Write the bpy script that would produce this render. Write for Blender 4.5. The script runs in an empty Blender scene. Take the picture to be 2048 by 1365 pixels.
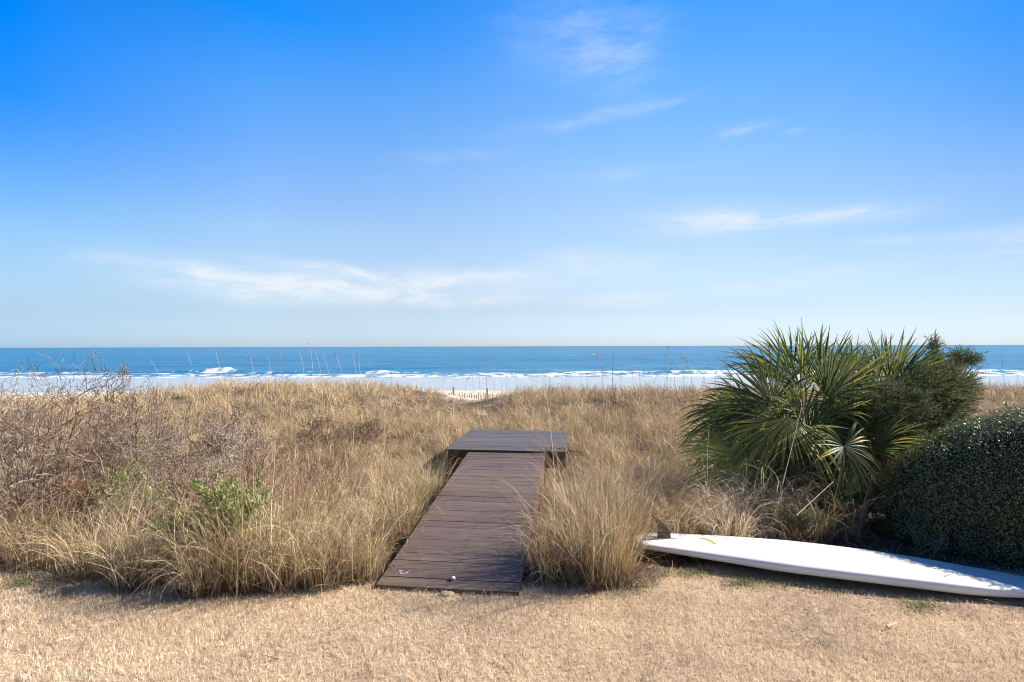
import bpy, math, random
import numpy as np
from mathutils import Matrix, Vector, Euler
R = math.radians
scene = bpy.context.scene
col = scene.collection

# ------------------------------------------------------------------ camera
FPX, EYE = 1050.0, 2.0
cam_d = bpy.data.cameras.new('camera'); cam = bpy.data.objects.new('camera', cam_d); col.objects.link(cam)
cam_d.sensor_width = 36; cam_d.lens = 36 * FPX / 2048
cam_d.clip_start = 0.05; cam_d.clip_end = 60000
cam.matrix_world = Matrix.Translation((0, 0, EYE)) @ Matrix.Rotation(R(90.57), 4, 'X') @ Matrix.Rotation(R(-0.168), 4, 'Z')
scene.camera = cam
scene.view_settings.view_transform = 'Standard'; scene.view_settings.look = 'None'
scene.view_settings.gamma = 1; scene.view_settings.exposure = 1.05
scene.cycles.max_bounces = 6; scene.cycles.transparent_max_bounces = 4
scene.cycles.sample_clamp_indirect = 6
scene.cycles.filter_width = 1.05

# ------------------------------------------------------------------ node helper
class NT:
    def __init__(s, tree): s.t = tree; tree.nodes.clear()
    def n(s, kind, ins=None, **kw):
        nd = s.t.nodes.new(kind)
        for k, v in kw.items(): setattr(nd, k, v)
        for k, v in (ins or {}).items():
            if hasattr(v, 'is_linked') or isinstance(v, bpy.types.NodeSocket): s.t.links.new(v, nd.inputs[k])
            else: nd.inputs[k].default_value = v
        return nd
    def m(s, op, a, b=0.0, c=None, clamp=False):
        d = {0: a, 1: b}
        if c is not None: d[2] = c
        return s.n('ShaderNodeMath', d, operation=op, use_clamp=clamp).outputs[0]
    def mix(s, f, a, b, mode='MIX'):
        nd = s.n('ShaderNodeMix', {0: f}, data_type='RGBA', blend_type=mode)
        for k, v in ((6, a), (7, b)):
            if isinstance(v, bpy.types.NodeSocket): s.t.links.new(v, nd.inputs[k])
            else: nd.inputs[k].default_value = (*v, 1) if len(v) == 3 else v
        return nd.outputs[2]
    def ramp(s, f, stops, interp='LINEAR'):
        nd = s.n('ShaderNodeValToRGB', {0: f}); cr = nd.color_ramp; cr.interpolation = interp
        while len(cr.elements) < len(stops): cr.elements.new(0.5)
        for e, (p, c) in zip(cr.elements, stops):
            e.position = p; e.color = (*c, 1) if len(c) == 3 else c
        return nd.outputs[0]
    def noise(s, vec, scale, detail=4, rough=0.55, dist=0.0):
        return s.n('ShaderNodeTexNoise', {'Vector': vec, 'Scale': scale, 'Detail': detail, 'Roughness': rough, 'Distortion': dist}).outputs[0]
    def maprange(s, v, a, b, c=0.0, d=1.0, interp='LINEAR'):
        return s.n('ShaderNodeMapRange', {0: v, 1: a, 2: b, 3: c, 4: d}, interpolation_type=interp).outputs[0]

def srgb(r, g, b):
    f = lambda c: (c / 12.92 if c <= 0.04045 else ((c + 0.055) / 1.055) ** 2.4)
    return (f(r / 255), f(g / 255), f(b / 255))

# ------------------------------------------------------------------ sky and sun
SUN_AZ, SUN_EL = R(80), R(35)
world = bpy.data.worlds.new('World'); scene.world = world; world.use_nodes = True
w = NT(world.node_tree)
sky = w.n('ShaderNodeTexSky', sky_type='NISHITA', sun_disc=False, sun_elevation=SUN_EL, sun_rotation=SUN_AZ, altitude=0, air_density=1.0, dust_density=0.3, ozone_density=2.0)
tc = w.n('ShaderNodeTexCoord'); sp = w.n('ShaderNodeSeparateXYZ', {0: tc.outputs['Generated']})
az = w.m('ARCTAN2', sp.outputs[0], sp.outputs[1]); el = w.m('ARCSINE', sp.outputs[2])
ez = w.m('MAXIMUM', el, 0.0)
# grade of the raw sky by height: deep polarised blue above, pale towards the horizon
# (one column of gains for the north-east, the east and the south-east)
G0 = [(0.5, (0.325, 0.483, 0.866)), (2.9, (0.385, 0.469, 0.667)), (5.6, (0.505, 0.577, 0.686)), (9.5, (0.526, 0.687, 0.797)), (13.3, (0.358, 0.669, 0.944)), (19.6, (0.070, 0.605, 1.196)), (25.1, (0.000, 0.631, 1.393))]
G1 = [(0.6, (0.452, 0.602, 0.990)), (3.6, (0.551, 0.590, 0.747)), (7.0, (0.766, 0.752, 0.808)), (11.8, (0.850, 0.903, 0.953)), (16.4, (0.722, 0.916, 1.133)), (24.0, (0.420, 0.961, 1.400)), (30.4, (0.048, 0.869, 1.646))]
G2 = [(0.7, (0.531, 0.664, 1.056)), (4.0, (0.630, 0.633, 0.750)), (7.8, (0.883, 0.812, 0.819)), (13.0, (0.935, 0.922, 0.931)), (18.1, (0.884, 1.002, 1.076)), (26.3, (0.537, 0.977, 1.291)), (33.0, (0.213, 0.865, 1.447))]
G3 = [(0.5, (0.367, 0.479, 0.764)), (2.9, (0.411, 0.445, 0.575)), (5.6, (0.452, 0.475, 0.538)), (9.5, (0.406, 0.475, 0.561)), (13.3, (0.382, 0.494, 0.612)), (19.6, (0.199, 0.460, 0.713)), (25.2, (0.091, 0.456, 0.816))]
TOPG = (60.0, (.18, .33, .56))  # unseen zenith sky, gain held low to weaken the fill light
gr_ = [w.ramp(w.m('DIVIDE', ez, R(60)), [(e / 60, tuple(k / 2 for k in c)) for e, c in Gk + [TOPG]]) for Gk in (G0, G1, G2, G3)]
gain = w.mix(w.maprange(az, R(-43.8), R(-25.6)), gr_[0], gr_[1]); gain = w.mix(w.maprange(az, R(-25.6), 0), gain, gr_[2])
gain = w.mix(w.m('SUBTRACT', 1.0, w.m('COSINE', w.maprange(az, 0, R(44), 0, math.pi / 2))), gain, gr_[3])
gain = w.n('ShaderNodeVectorMath', {0: gain, 'Scale': w.maprange(w.m('ABSOLUTE', az), R(60), R(130), 2.0, 1.2, 'SMOOTHSTEP')}, operation='SCALE').outputs[0]  # unseen sky beside and behind the camera dimmed to deepen shadows
graded = w.n('ShaderNodeVectorMath', {0: sky.outputs[0], 1: gain}, operation='MULTIPLY').outputs[0]
clouds = [(1150, 60, 120, 60, 0, .36), (1280, 110, 70, 50, .3, .36), (1190, 110, 60, 25, .2, .3), (1175, 238, 150, 12, .12, .34), (1330, 208, 70, 8, .1, .25), (900, 312, 80, 10, .1, .34),
          (1485, 265, 45, 8, .12, .45), (1580, 266, 20, 5, .1, .3), (1420, 440, 130, 24, -.03, .85), (1550, 440, 160, 12, 0, .5), (1720, 425, 100, 14, -.04, .7),
          (1860, 475, 130, 10, -.05, .5), (1200, 522, 110, 22, 0, .65), (2020, 495, 100, 26, 0, .6), (560, 572, 220, 30, -.08, 1.15), (420, 552, 170, 22, -.1, .65),
          (610, 530, 85, 9, -.12, .85), (720, 548, 60, 8, -.2, .7), (930, 562, 190, 18, 0, 1.15), (790, 588, 200, 18, -.05, .95), (1245, 600, 70, 14, .03, .85), (1000, 600, 150, 10, 0, .4),
          (1700, 545, 200, 14, .1, .35), (1500, 580, 200, 16, .05, .25), (1240, 345, 50, 12, 0, .25)]
dist = w.n('ShaderNodeTexNoise', {'Vector': tc.outputs['Generated'], 'Scale': 9.0, 'Detail': 3.0})
dv = w.n('ShaderNodeSeparateXYZ', {0: dist.outputs['Color']})
aw = w.m('ADD', az, w.m('MULTIPLY', w.m('SUBTRACT', dv.outputs[0], .5), .10))
ew = w.m('ADD', el, w.m('MULTIPLY', w.m('SUBTRACT', dv.outputs[1], .5), .035))
tot = None
for px, py, sx, sy, sl, amp in clouds:
    a0 = math.atan((px - 1024) / FPX); e0 = math.atan((693 - py) / FPX * math.cos(a0))
    da = w.m('SUBTRACT', aw, a0)
    u = w.m('DIVIDE', da, sx / FPX * math.cos(a0) ** 2)
    v = w.m('DIVIDE', w.m('SUBTRACT', w.m('SUBTRACT', ew, e0), w.m('MULTIPLY', da, sl)), sy / FPX)
    q = w.m('ADD', w.m('MULTIPLY', u, u), w.m('MULTIPLY', v, v))
    g = w.m('MULTIPLY', w.m('EXPONENT', w.m('MULTIPLY', q, -1.0)), amp)
    tot = g if tot is None else w.m('ADD', tot, g)
cv = w.n('ShaderNodeCombineXYZ', {0: w.m('MULTIPLY', aw, 5.0), 1: w.m('MULTIPLY', ew, 22.0), 2: 0.3}).outputs[0]
cn = w.noise(cv, 2.2, 8, .62, .25)
cf = w.m('MULTIPLY', tot, w.maprange(cn, .25, .75, .15, .95, 'SMOOTHSTEP'))
cf = w.m('MULTIPLY', w.m('MINIMUM', cf, 1.0), .8)
CLOUD = (4.3, 4.5, 4.8)
graded = w.mix(cf, graded, CLOUD)
bg = w.n('ShaderNodeBackground', {0: graded, 1: 0.10})
w.n('ShaderNodeOutputWorld', {0: bg.outputs[0]})

sun_d = bpy.data.lights.new('sun', 'SUN'); sun_d.energy = 5.0; sun_d.angle = R(0.53); sun_d.color = (1.0, 0.93, 0.83)
sun = bpy.data.objects.new('sun', sun_d); col.objects.link(sun)
sdir = Vector((math.cos(SUN_EL) * math.sin(SUN_AZ), math.cos(SUN_EL) * math.cos(SUN_AZ), math.sin(SUN_EL)))
sun.rotation_euler = sdir.to_track_quat('Z', 'Y').to_euler(); sun.location = (20, 10, 20)

# ------------------------------------------------------------------ measuring
def hor(px): return 696.0 - 6.0 * px / 2048.0
def wpt(px, py, d): return np.array([(px - 1024) / FPX * d, d, EYE - (py - hor(px)) / FPX * d])
def gxy(px, d): return (px - 1024) / FPX * d, d

def ss(a, b, x):
    t = np.clip((x - a) / (b - a), 0, 1); return t * t * (3 - 2 * t)
_r = np.random.default_rng(5)
_ph = _r.uniform(0, 6.28, (24, 2)); _an = _r.uniform(0, 6.28, 24)
def wob(x, y, scale, k=0, n=6):
    """cheap smooth noise in about -1..1"""
    s = 0
    for i in range(n):
        a = _an[(i + k) % 24]; f = (1 + .45 * i) / scale
        s = s + np.sin((x * math.cos(a) + y * math.sin(a)) * f * 2 + _ph[(i + k) % 24, 0]) * np.cos((y * math.cos(a) - x * math.sin(a)) * f * 1.7 + _ph[(i + k) % 24, 1]) / (1 + .35 * i)
    return s / 2.6
def terr(x, y):
    x = np.asarray(x, float); y = np.asarray(y, float)
    z = 0.012 * wob(x, y, 1.2, 3)
    t = x / np.maximum(y, .5)
    z = z - .10 * ss(4.8, 7, y) * (1 - ss(9, 12, y))
    z = z + .07 * wob(x, y, 1.3, 5) * ss(5.2, 8, y)
    z = z + .13 * wob(x, y, 2.6, 8) * ss(7.5, 10.5, y) * (1 - ss(19, 22, y)) * (1 - np.exp(-((x - .3) / 1.6) ** 2) * (1 - ss(10.5, 12, y)))
    crest = .36 * np.exp(-((y - 17) / 4.5) ** 2)
    crest = crest * (1 + .25 * wob(x, y, 4.5, 9))
    dip = np.exp(-((x + 1.6) / 1.5) ** 2) * .35
    left = .10 * ss(-1, -5, x)
    edge = .55 * ss(-11, -13.8, x)
    right = -.12 * ss(0, 3, x)
    z = z + crest + (left - dip - edge + right) * ss(11, 16, y) * (1 - ss(24, 44, y))
    z = z - 2.35 * ss(20, 46, y) + .12 * wob(x, y, 7, 1) * ss(20, 26, y) * (1 - ss(46, 52, y))
    z = np.where(y > 46, z - .0165 * (y - 46), z)
    return z
# lawn edge (depth of the border as a function of x)
def lawn_edge(x):
    return 4.26 + .80 * ss(.85, 1.6, x) + .30 * ss(-1.8, -3.6, x) - .25 * ss(.2, 1.3, x) - .28 * ss(1.2, 3.2, x) + .05 * np.sin(x * 3.1) + .03 * np.sin(x * 7.7)

# ------------------------------------------------------------------ mesh helpers
class MB:
    def __init__(s): s.v = []; s.q = []; s.t = []; s.c = []; s.n = 0
    def add(s, V, Q=None, T=None, C=None):
        V = np.asarray(V, np.float32).reshape(-1, 3)
        if Q is not None and len(Q): s.q.append(np.asarray(Q, np.int64).reshape(-1, 4) + s.n)
        if T is not None and len(T): s.t.append(np.asarray(T, np.int64).reshape(-1, 3) + s.n)
        if C is None: C = np.ones((len(V), 3))
        C = np.asarray(C, np.float32)
        if C.ndim == 1: C = np.tile(C, (len(V), 1))
        s.c.append(C); s.v.append(V); s.n += len(V)
    def box(s, c, size, C=None, rot=None, taper=1.0):
        hx, hy, hz = [k / 2 for k in size]
        V = np.array([[x, y, z] for z in (-hz, hz) for y in (-hy, hy) for x in (-hx, hx)], float)
        V[4:, :2] *= taper
        if rot is not None: V = V @ np.array(rot).T
        s.add(V + np.array(c), [[0, 2, 3, 1], [4, 5, 7, 6], [0, 1, 5, 4], [1, 3, 7, 5], [3, 2, 6, 7], [2, 0, 4, 6]], C=C)
    def build(s, name, mat, parent=None, smooth=False):
        me = bpy.data.meshes.new(name)
        V = np.concatenate(s.v); nq = sum(len(q) for q in s.q); nt = sum(len(t) for t in s.t)
        idx = np.concatenate([q.ravel() for q in s.q] + [t.ravel() for t in s.t])
        ls = np.concatenate([np.arange(nq) * 4, nq * 4 + np.arange(nt) * 3]); lt = np.concatenate([np.full(nq, 4), np.full(nt, 3)])
        me.vertices.add(len(V)); me.vertices.foreach_set('co', V.ravel())
        me.loops.add(len(idx)); me.loops.foreach_set('vertex_index', idx.astype(np.int32))
        me.polygons.add(nq + nt); me.polygons.foreach_set('loop_start', ls.astype(np.int32)); me.polygons.foreach_set('loop_total', lt.astype(np.int32))
        me.polygons.foreach_set('use_smooth', np.full(nq + nt, smooth))
        a = me.attributes.new('tint', 'FLOAT_COLOR', 'POINT')
        Cc = np.concatenate(s.c); a.data.foreach_set('color', np.hstack([Cc, np.ones((len(Cc), 1), np.float32)]).astype(np.float32).ravel())
        me.update(calc_edges=True)
        o = bpy.data.objects.new(name, me); me.materials.append(mat); col.objects.link(o)
        if parent: o.parent = parent
        return o

def tag(o, label=None, cat=None, group=None, kind=None):
    for k, v in (('label', label), ('category', cat), ('group', group), ('kind', kind)):
        if v: o[k] = v
    return o
def empty(name, loc, label, cat, group=None, rz=0):
    o = bpy.data.objects.new(name, None); col.objects.link(o); o.location = loc; o.rotation_euler = (0, 0, rz); o.empty_display_size = .1
    return tag(o, label, cat, group)

def blades(mb, rng, base, L, W, az, th0, th1, nseg=4, pw=1.6, curl=0.0, tint=(1, 1, 1), tipw=.12, kink=0.0):
    N = len(base); base = np.asarray(base, float)
    L, W, az, th0, th1, curl = [np.broadcast_to(np.asarray(k, float), (N,)) for k in (L, W, az, th0, th1, curl)]
    P = np.empty((N, nseg + 1, 3)); P[:, 0] = base; D = np.empty((N, nseg + 1, 3))
    for k in range(nseg):
        t = (k + .5) / nseg
        th = th0 + th1 * t ** pw + (rng.normal(0, kink, N) if kink else 0); a = az + curl * t
        d = np.stack([np.sin(th) * np.cos(a), np.sin(th) * np.sin(a), np.cos(th)], 1)
        D[:, k] = d; P[:, k + 1] = P[:, k] + d * (L / nseg)[:, None]
    D[:, nseg] = D[:, nseg - 1]
    side = np.stack([-np.sin(az), np.cos(az), np.zeros(N)], 1)
    ph = rng.uniform(-1.3, 1.3, N)
    t = np.linspace(0, 1, nseg + 1); prof = np.maximum((1 - t) ** .7, tipw)
    V = np.empty((N, nseg + 1, 2, 3))
    for k in range(nseg + 1):
        nrm = np.cross(D[:, k], side)
        wv = side * np.cos(ph)[:, None] + nrm * np.sin(ph)[:, None]
        h = wv * (W * .5 * prof[k])[:, None]
        V[:, k, 0] = P[:, k] - h; V[:, k, 1] = P[:, k] + h
    i0 = (np.arange(N) * (nseg + 1) * 2)[:, None] + (np.arange(nseg) * 2)[None]
    Q = np.stack([i0, i0 + 1, i0 + 3, i0 + 2], -1)
    T = np.asarray(tint, float)
    if T.ndim == 1: T = np.tile(T, (N, 1))
    mb.add(V, Q, C=np.repeat(T, (nseg + 1) * 2, 0))
    return P

def tubes(mb, P, Rr, sides=4, tint=(1, 1, 1)):
    """P (N,K,3) polylines, Rr (N,K) radii"""
    N, K, _ = P.shape
    D = np.gradient(P, axis=1); D /= np.linalg.norm(D, axis=2, keepdims=True) + 1e-9
    ref = np.where(np.abs(D[..., 2:3]) > .9, np.array([1., 0, 0]), np.array([0, 0, 1.]))
    A = np.cross(D, ref); A /= np.linalg.norm(A, axis=2, keepdims=True) + 1e-9; B = np.cross(D, A)
    an = np.arange(sides) / sides * 2 * math.pi
    V = P[:, :, None] + (A[:, :, None] * np.cos(an)[None, None, :, None] + B[:, :, None] * np.sin(an)[None, None, :, None]) * Rr[:, :, None, None]
    b = (np.arange(N) * K * sides)[:, None, None] + (np.arange(K - 1) * sides)[None, :, None]
    j = np.arange(sides)[None, None]; j2 = (j + 1) % sides
    Q = np.stack([b + j, b + j2, b + sides + j2, b + sides + j], -1)
    T = np.asarray(tint, float)
    if T.ndim == 1: T = np.tile(T, (N, 1))
    mb.add(V, Q, C=np.repeat(T, K * sides, 0))

def leaves(mb, rng, P, D, L, W, tint, fold=.25, nrm=None):
    """diamond leaves: P base, D direction"""
    N = len(P); D = D / (np.linalg.norm(D, axis=1, keepdims=True) + 1e-9)
    r = rng.normal(size=(N, 3)) if nrm is None else nrm; S = np.cross(D, r); S /= np.linalg.norm(S, axis=1, keepdims=True) + 1e-9; Nn = np.cross(D, S)
    L = np.broadcast_to(L, (N,))[:, None]; W = np.broadcast_to(W, (N,))[:, None]
    V = np.stack([P, P + D * L * .5 + S * W * .5 + Nn * W * fold, P + D * L, P + D * L * .5 - S * W * .5 + Nn * W * fold], 1)
    i = (np.arange(N) * 4)[:, None]
    T = np.asarray(tint, float)
    if T.ndim == 1: T = np.tile(T, (N, 1))
    mb.add(V, np.hstack([i, i + 1, i + 2, i + 3]), C=np.repeat(T, 4, 0))

def branching(rng, base, n0, L0, r0, spread, levels, kids, shrink=.62, up=.15, jit=.35, K=5, crook=.18):
    """returns list of (P, R) per level, grown level by level"""
    out = []
    N = n0; az = rng.uniform(0, 6.28, N); th = np.abs(rng.normal(0, spread, N)) + .1
    d = np.stack([np.sin(th) * np.cos(az), np.sin(th) * np.sin(az), np.cos(th)], 1)
    st = np.tile(base, (N, 1)) + rng.normal(0, .04, (N, 3)) * [1, 1, 0]
    L = L0 * rng.uniform(.7, 1.15, N); r = r0 * rng.uniform(.6, 1.1, N)
    for lv in range(levels):
        P = np.empty((N, K, 3)); P[:, 0] = st; dd = d.copy()
        for k in range(1, K):
            dd = dd + rng.normal(0, crook * (1 + .3 * lv), (N, 3)); dd[:, 2] += up * .5; dd /= np.linalg.norm(dd, axis=1, keepdims=True)
            P[:, k] = P[:, k - 1] + dd * (L / (K - 1))[:, None]
        Rr = r[:, None] * np.linspace(1, .45, K)[None]
        out.append((P, Rr))
        if lv == levels - 1: break
        m = kids[lv]; idx = np.repeat(np.arange(N), m); t = rng.uniform(.3, 1, len(idx)) * (K - 1)
        k0 = np.minimum(t.astype(int), K - 2); f = (t - k0)[:, None]
        st = P[idx, k0] * (1 - f) + P[idx, k0 + 1] * f
        pd = P[idx, k0 + 1] - P[idx, k0]; pd /= np.linalg.norm(pd, axis=1, keepdims=True)
        d = pd + rng.normal(0, jit * 1.6, (len(idx), 3)); d[:, 2] += up; d /= np.linalg.norm(d, axis=1, keepdims=True)
        r = Rr[idx, k0] * .6; L = L[idx] * shrink * rng.uniform(.6, 1.2, len(idx)); N = len(idx)
    return out

# ------------------------------------------------------------------ materials
def new_mat(name):
    m = bpy.data.materials.new(name); m.use_nodes = True; return m, NT(m.node_tree)
def leafy(name, trans=.3, rough=.6, spec=.25, gain=(1, 1, 1), var=.25, scale=3.0):
    m, t = new_mat(name)
    at = t.n('ShaderNodeAttribute', attribute_name='tint').outputs['Color']
    geo = t.n('ShaderNodeNewGeometry')
    n = t.noise(geo.outputs['Position'], scale, 3)
    c = t.mix(1.0, at, gain, 'MULTIPLY')
    c = t.n('ShaderNodeVectorMath', {0: c, 'Scale': t.maprange(n, .3, .7, 1 - var, 1 + var)}, operation='SCALE').outputs[0]
    p = t.n('ShaderNodeBsdfPrincipled', {'Base Color': c, 'Roughness': rough, 'Specular IOR Level': spec})
    tr = t.n('ShaderNodeBsdfTranslucent', {'Color': c})
    mx = t.n('ShaderNodeMixShader', {0: trans, 1: p.outputs[0], 2: tr.outputs[0]})
    t.n('ShaderNodeOutputMaterial', {0: mx.outputs[0]})
    return m
def plain(name, c, rough=.7, spec=.3, var=.15, scale=8.0, usetint=False, bump=0.0):
    m, t = new_mat(name)
    tcn = t.n('ShaderNodeTexCoord').outputs['Object']
    n = t.noise(tcn, scale, 5)
    base = t.n('ShaderNodeAttribute', attribute_name='tint').outputs['Color'] if usetint else None
    if usetint: cc = t.mix(1.0, base, c, 'MULTIPLY')
    else: cc = t.n('ShaderNodeRGB').outputs[0]; cc.default_value = (*c, 1)
    cc = t.n('ShaderNodeVectorMath', {0: cc, 'Scale': t.maprange(n, .3, .7, 1 - var, 1 + var)}, operation='SCALE').outputs[0]
    d = {'Base Color': cc, 'Roughness': rough, 'Specular IOR Level': spec}
    if bump:
        d['Normal'] = t.n('ShaderNodeBump', {'Strength': bump, 'Distance': .01, 'Height': n}).outputs[0]
    p = t.n('ShaderNodeBsdfPrincipled', d); t.n('ShaderNodeOutputMaterial', {0: p.outputs[0]})
    return m

M_GRASS = leafy('dry_grass', .22, .5, .3)
M_LAWN = leafy('lawn_straw', .30, .7, .15, var=.12, scale=1.5)
M_PALM = leafy('palm_leaf', .34, .42, .45, var=.15)
M_HEDGE = leafy('hedge_leaf', .28, .33, .8, var=.2, scale=6)
M_JUNIPER = leafy('juniper_leaf', .2, .55, .3, var=.25, scale=5)
M_LEAF = leafy('shrub_leaf', .3, .5, .4, var=.2)
M_TWIG = plain('twig_bark', (1, 1, 1), .85, .15, .2, 12, True)
M_BARK = plain('palm_trunk_bark', (.13, .09, .065), .9, .15, .4, 25, False, .6)
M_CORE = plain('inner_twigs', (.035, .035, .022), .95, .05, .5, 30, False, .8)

def deck_mat():
    m, t = new_mat('brown_decking')
    o = t.n('ShaderNodeTexCoord').outputs['Object']
    at = t.n('ShaderNodeAttribute', attribute_name='tint').outputs['Color']
    mp = t.n('ShaderNodeMapping', {0: o, 3: (1.2, 55, 55)}).outputs[0]
    grain = t.noise(mp, 1.0, 5, .6, .3)
    mp2 = t.n('ShaderNodeMapping', {0: o, 3: (2.2, 9, 9)}).outputs[0]
    blot = t.noise(mp2, 1.0, 4, .6)
    c = t.ramp(grain, [(.25, (.52, .5, .5)), (.5, (.95, .95, .95)), (.8, (1.35, 1.3, 1.28))])
    c = t.mix(1.0, c, at, 'MULTIPLY')
    c = t.mix(t.maprange(blot, .45, .8, 0, .45), c, (.20, .155, .13))
    r = t.maprange(blot, .3, .7, .38, .6)
    sp_ = t.noise(o, 90, 2)
    c = t.mix(t.maprange(sp_, .70, .76, 0, .5), c, (.30, .26, .22))
    bm = t.n('ShaderNodeBump', {'Strength': .5, 'Distance': .003, 'Height': grain}).outputs[0]
    p = t.n('ShaderNodeBsdfPrincipled', {'Base Color': c, 'Roughness': r, 'Specular IOR Level': .2, 'Normal': bm})
    t.n('ShaderNodeOutputMaterial', {0: p.outputs[0]}); return m
M_DECK = deck_mat()
M_RIM = plain('red_brown_timber', (.13, .042, .026), .6, .3, .3, 14, False, .2)

# ------------------------------------------------------------------ ground
def axis(a, b, n, k):
    t = np.linspace(-1, 1, n); s = np.sinh(t * k) / np.sinh(k); return (a + b) / 2 + s * (b - a) / 2
gx = axis(-700, 700, 300, 7.0)
gy = np.concatenate([np.linspace(-40, -2, 14)[:-1], np.linspace(-2, 10, 110), np.linspace(10.1, 24, 100), np.linspace(24.3, 60, 70), np.linspace(61, 130, 40), [200, 400, 900]])
X, Y = np.meshgrid(gx, gy); Z = terr(X, Y); Z = np.maximum(Z, -6)
mb = MB(); nx, ny = len(gx), len(gy)
i = (np.arange(ny - 1)[:, None] * nx + np.arange(nx - 1)[None])
lawn = 1 - ss(-.12, .22, Y - lawn_edge(X)); sand = ss(20, 27, Y + 2.2 * np.exp(-((X + 1.7) / 1.6) ** 2)); wet = ss(51.5, 53.5, Y + .8 * np.sin(X * .11) + .5 * np.sin(X * .37))
mb.add(np.stack([X, Y, Z], -1), np.stack([i, i + 1, i + nx + 1, i + nx], -1), C=np.stack([lawn, sand, wet], -1).reshape(-1, 3))
def ground_mat():
    m, t = new_mat('ground_surface')
    g = t.n('ShaderNodeNewGeometry').outputs['Position']
    z = t.n('ShaderNodeSeparateColor', {0: t.n('ShaderNodeAttribute', attribute_name='tint').outputs['Color']})
    n1 = t.noise(g, 1.3, 5); n2 = t.noise(g, 26, 4, .7); n3 = t.noise(g, 110, 3)
    lawnc = t.mix(t.maprange(n2, .3, .7), (.34, .235, .15), (.66, .50, .35))
    lawnc = t.mix(t.maprange(n1, .5, .7, 0, .3), lawnc, (.34, .22, .13))
    mulch = t.mix(t.maprange(n2, .35, .65), (.05, .034, .022), (.17, .12, .08))
    mulch = t.mix(t.maprange(n1, .52, .68, 0, .8), mulch, (.30, .25, .19))
    sandc = t.mix(t.maprange(n1, .3, .7), (.52, .44, .34), (.66, .57, .45))
    sandc = t.mix(t.maprange(n2, .55, .7, 0, .4), sandc, (.36, .29, .21))
    wetc = t.mix(t.maprange(n1, .3, .7), (.33, .36, .38), (.42, .44, .45))
    e = t.m('ADD', z.outputs[0], t.m('MULTIPLY', t.m('SUBTRACT', n2, .5), .6), clamp=True)
    c = t.mix(t.maprange(e, .3, .6), mulch, lawnc)
    c = t.mix(z.outputs[1], c, sandc); c = t.mix(z.outputs[2], c, wetc)
    hgt = t.m('ADD', t.m('MULTIPLY', n2, .7), t.m('MULTIPLY', n3, .3))
    bm = t.n('ShaderNodeBump', {'Strength': t.m('SUBTRACT', 1.0, t.m('MULTIPLY', z.outputs[2], .97)), 'Distance': .03, 'Height': hgt}).outputs[0]
    p = t.n('ShaderNodeBsdfPrincipled', {'Base Color': c, 'Roughness': t.maprange(z.outputs[2], 0, 1, .95, .24), 'Specular IOR Level': t.maprange(z.outputs[2], 0, 1, .1, .5), 'Normal': bm})
    t.n('ShaderNodeOutputMaterial', {0: p.outputs[0]}); return m
tag(mb.build('ground', ground_mat(), smooth=True), kind='structure')

# ------------------------------------------------------------------ sea
SEA = -3.0
sx_ = np.concatenate([-np.geomspace(150, 25000, 40)[::-1], np.linspace(-149, 149, 560), np.geomspace(150, 25000, 40)])
sy_ = np.concatenate([np.linspace(68, 130, 260), np.geomspace(130.6, 400, 110), np.geomspace(410, 30000, 60)])
X, Y = np.meshgrid(sx_, sy_)
sw = 2.2 * wob(X, Y, 40, 2) + .5 * np.sin(X * .13 + 1)
fade = 1 - ss(220, 420, Y)
Z = SEA + fade * (.16 * np.sin((Y + sw * 2) * .42) + .07 * wob(X, Y, 3.0, 4)) * ss(86, 98, Y)
foam = np.zeros_like(X); green = np.zeros_like(X)
def wave(yc, xc, hw, amp, fo, gr=0.0, wy=1.3, back=3.2):
    """one breaking roller: steep shoreward face, long back; foam on its face"""
    global Z, foam, green
    yy = Y - (yc + .8 * np.sin(X * .09 + xc) + .35 * np.sin(X * .43 + yc))
    e = np.exp(-(np.abs(X - xc) / hw) ** 4)
    prof = np.where(yy < 0, np.exp(-(yy / wy) ** 2), np.exp(-(yy / back) ** 2))
    Z = Z + amp * e * prof * (1 + .18 * np.sin(X * 2.1 + yc) * np.sin(X * .8))
    foam = np.maximum(foam, fo * e * np.exp(-(np.minimum(yy + 1.0, 0) / 2.2) ** 2) * (yy < .35))
    green = np.maximum(green, gr * e * np.exp(-(yy / 2.0) ** 2))
wave(106, -59, 3.0, .6, .80); wave(105.5, -62, 8, .28, .55)
wave(101, -25.5, 3.2, .5, .8, .2); wave(103, -18, 8, .15, .45)
wave(103, -92, 14, .2, .6); wave(99, -80, 26, .15, .6); wave(102, -46, 9, .25, .4)
wave(97, -5, 8, .22, .7, .5); wave(104, 4, 7, .35, .35, .9); wave(101, 12, 8, .35, .3, .6); wave(96, 16, 12, .32, .75, .8); wave(95, 36, 9, .38, .7, 1.0)
wave(110, 37, 8, .5, .15, 1.0); wave(96, 60, 12, .3, .8, .6); wave(98, 84, 12, .3, .9, .4)
wave(91, 0, 200, .12, .66, 0, 1.4, 2); wave(87.5, -40, 60, .08, .8); wave(86.8, 50, 60, .08, .8)
edge_y = 82.2 + .9 * np.sin(X * .05 + 1) + .5 * np.sin(X * .17) + .18 * np.sin(X * .9)
foam = np.maximum(foam, (.50 + .12 * ss(-20, 5, X)) * ss(0, 1.2, Y - edge_y) * (1 - ss(91, 99, Y + 1.5 * np.sin(X * .06))))
foam = np.maximum(foam, (.72 + .1 * np.sin(X * .21)) * np.exp(-((Y - edge_y - 6) / 2.4) ** 2))
foam = np.maximum(foam, .6 * np.exp(-((Y - edge_y) / .7) ** 2))
Z = np.where(Y < 84, np.minimum(Z, SEA + .02), Z)
mb = MB(); nx, ny = len(sx_), len(sy_)
i = (np.arange(ny - 1)[:, None] * nx + np.arange(nx - 1)[None])
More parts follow.
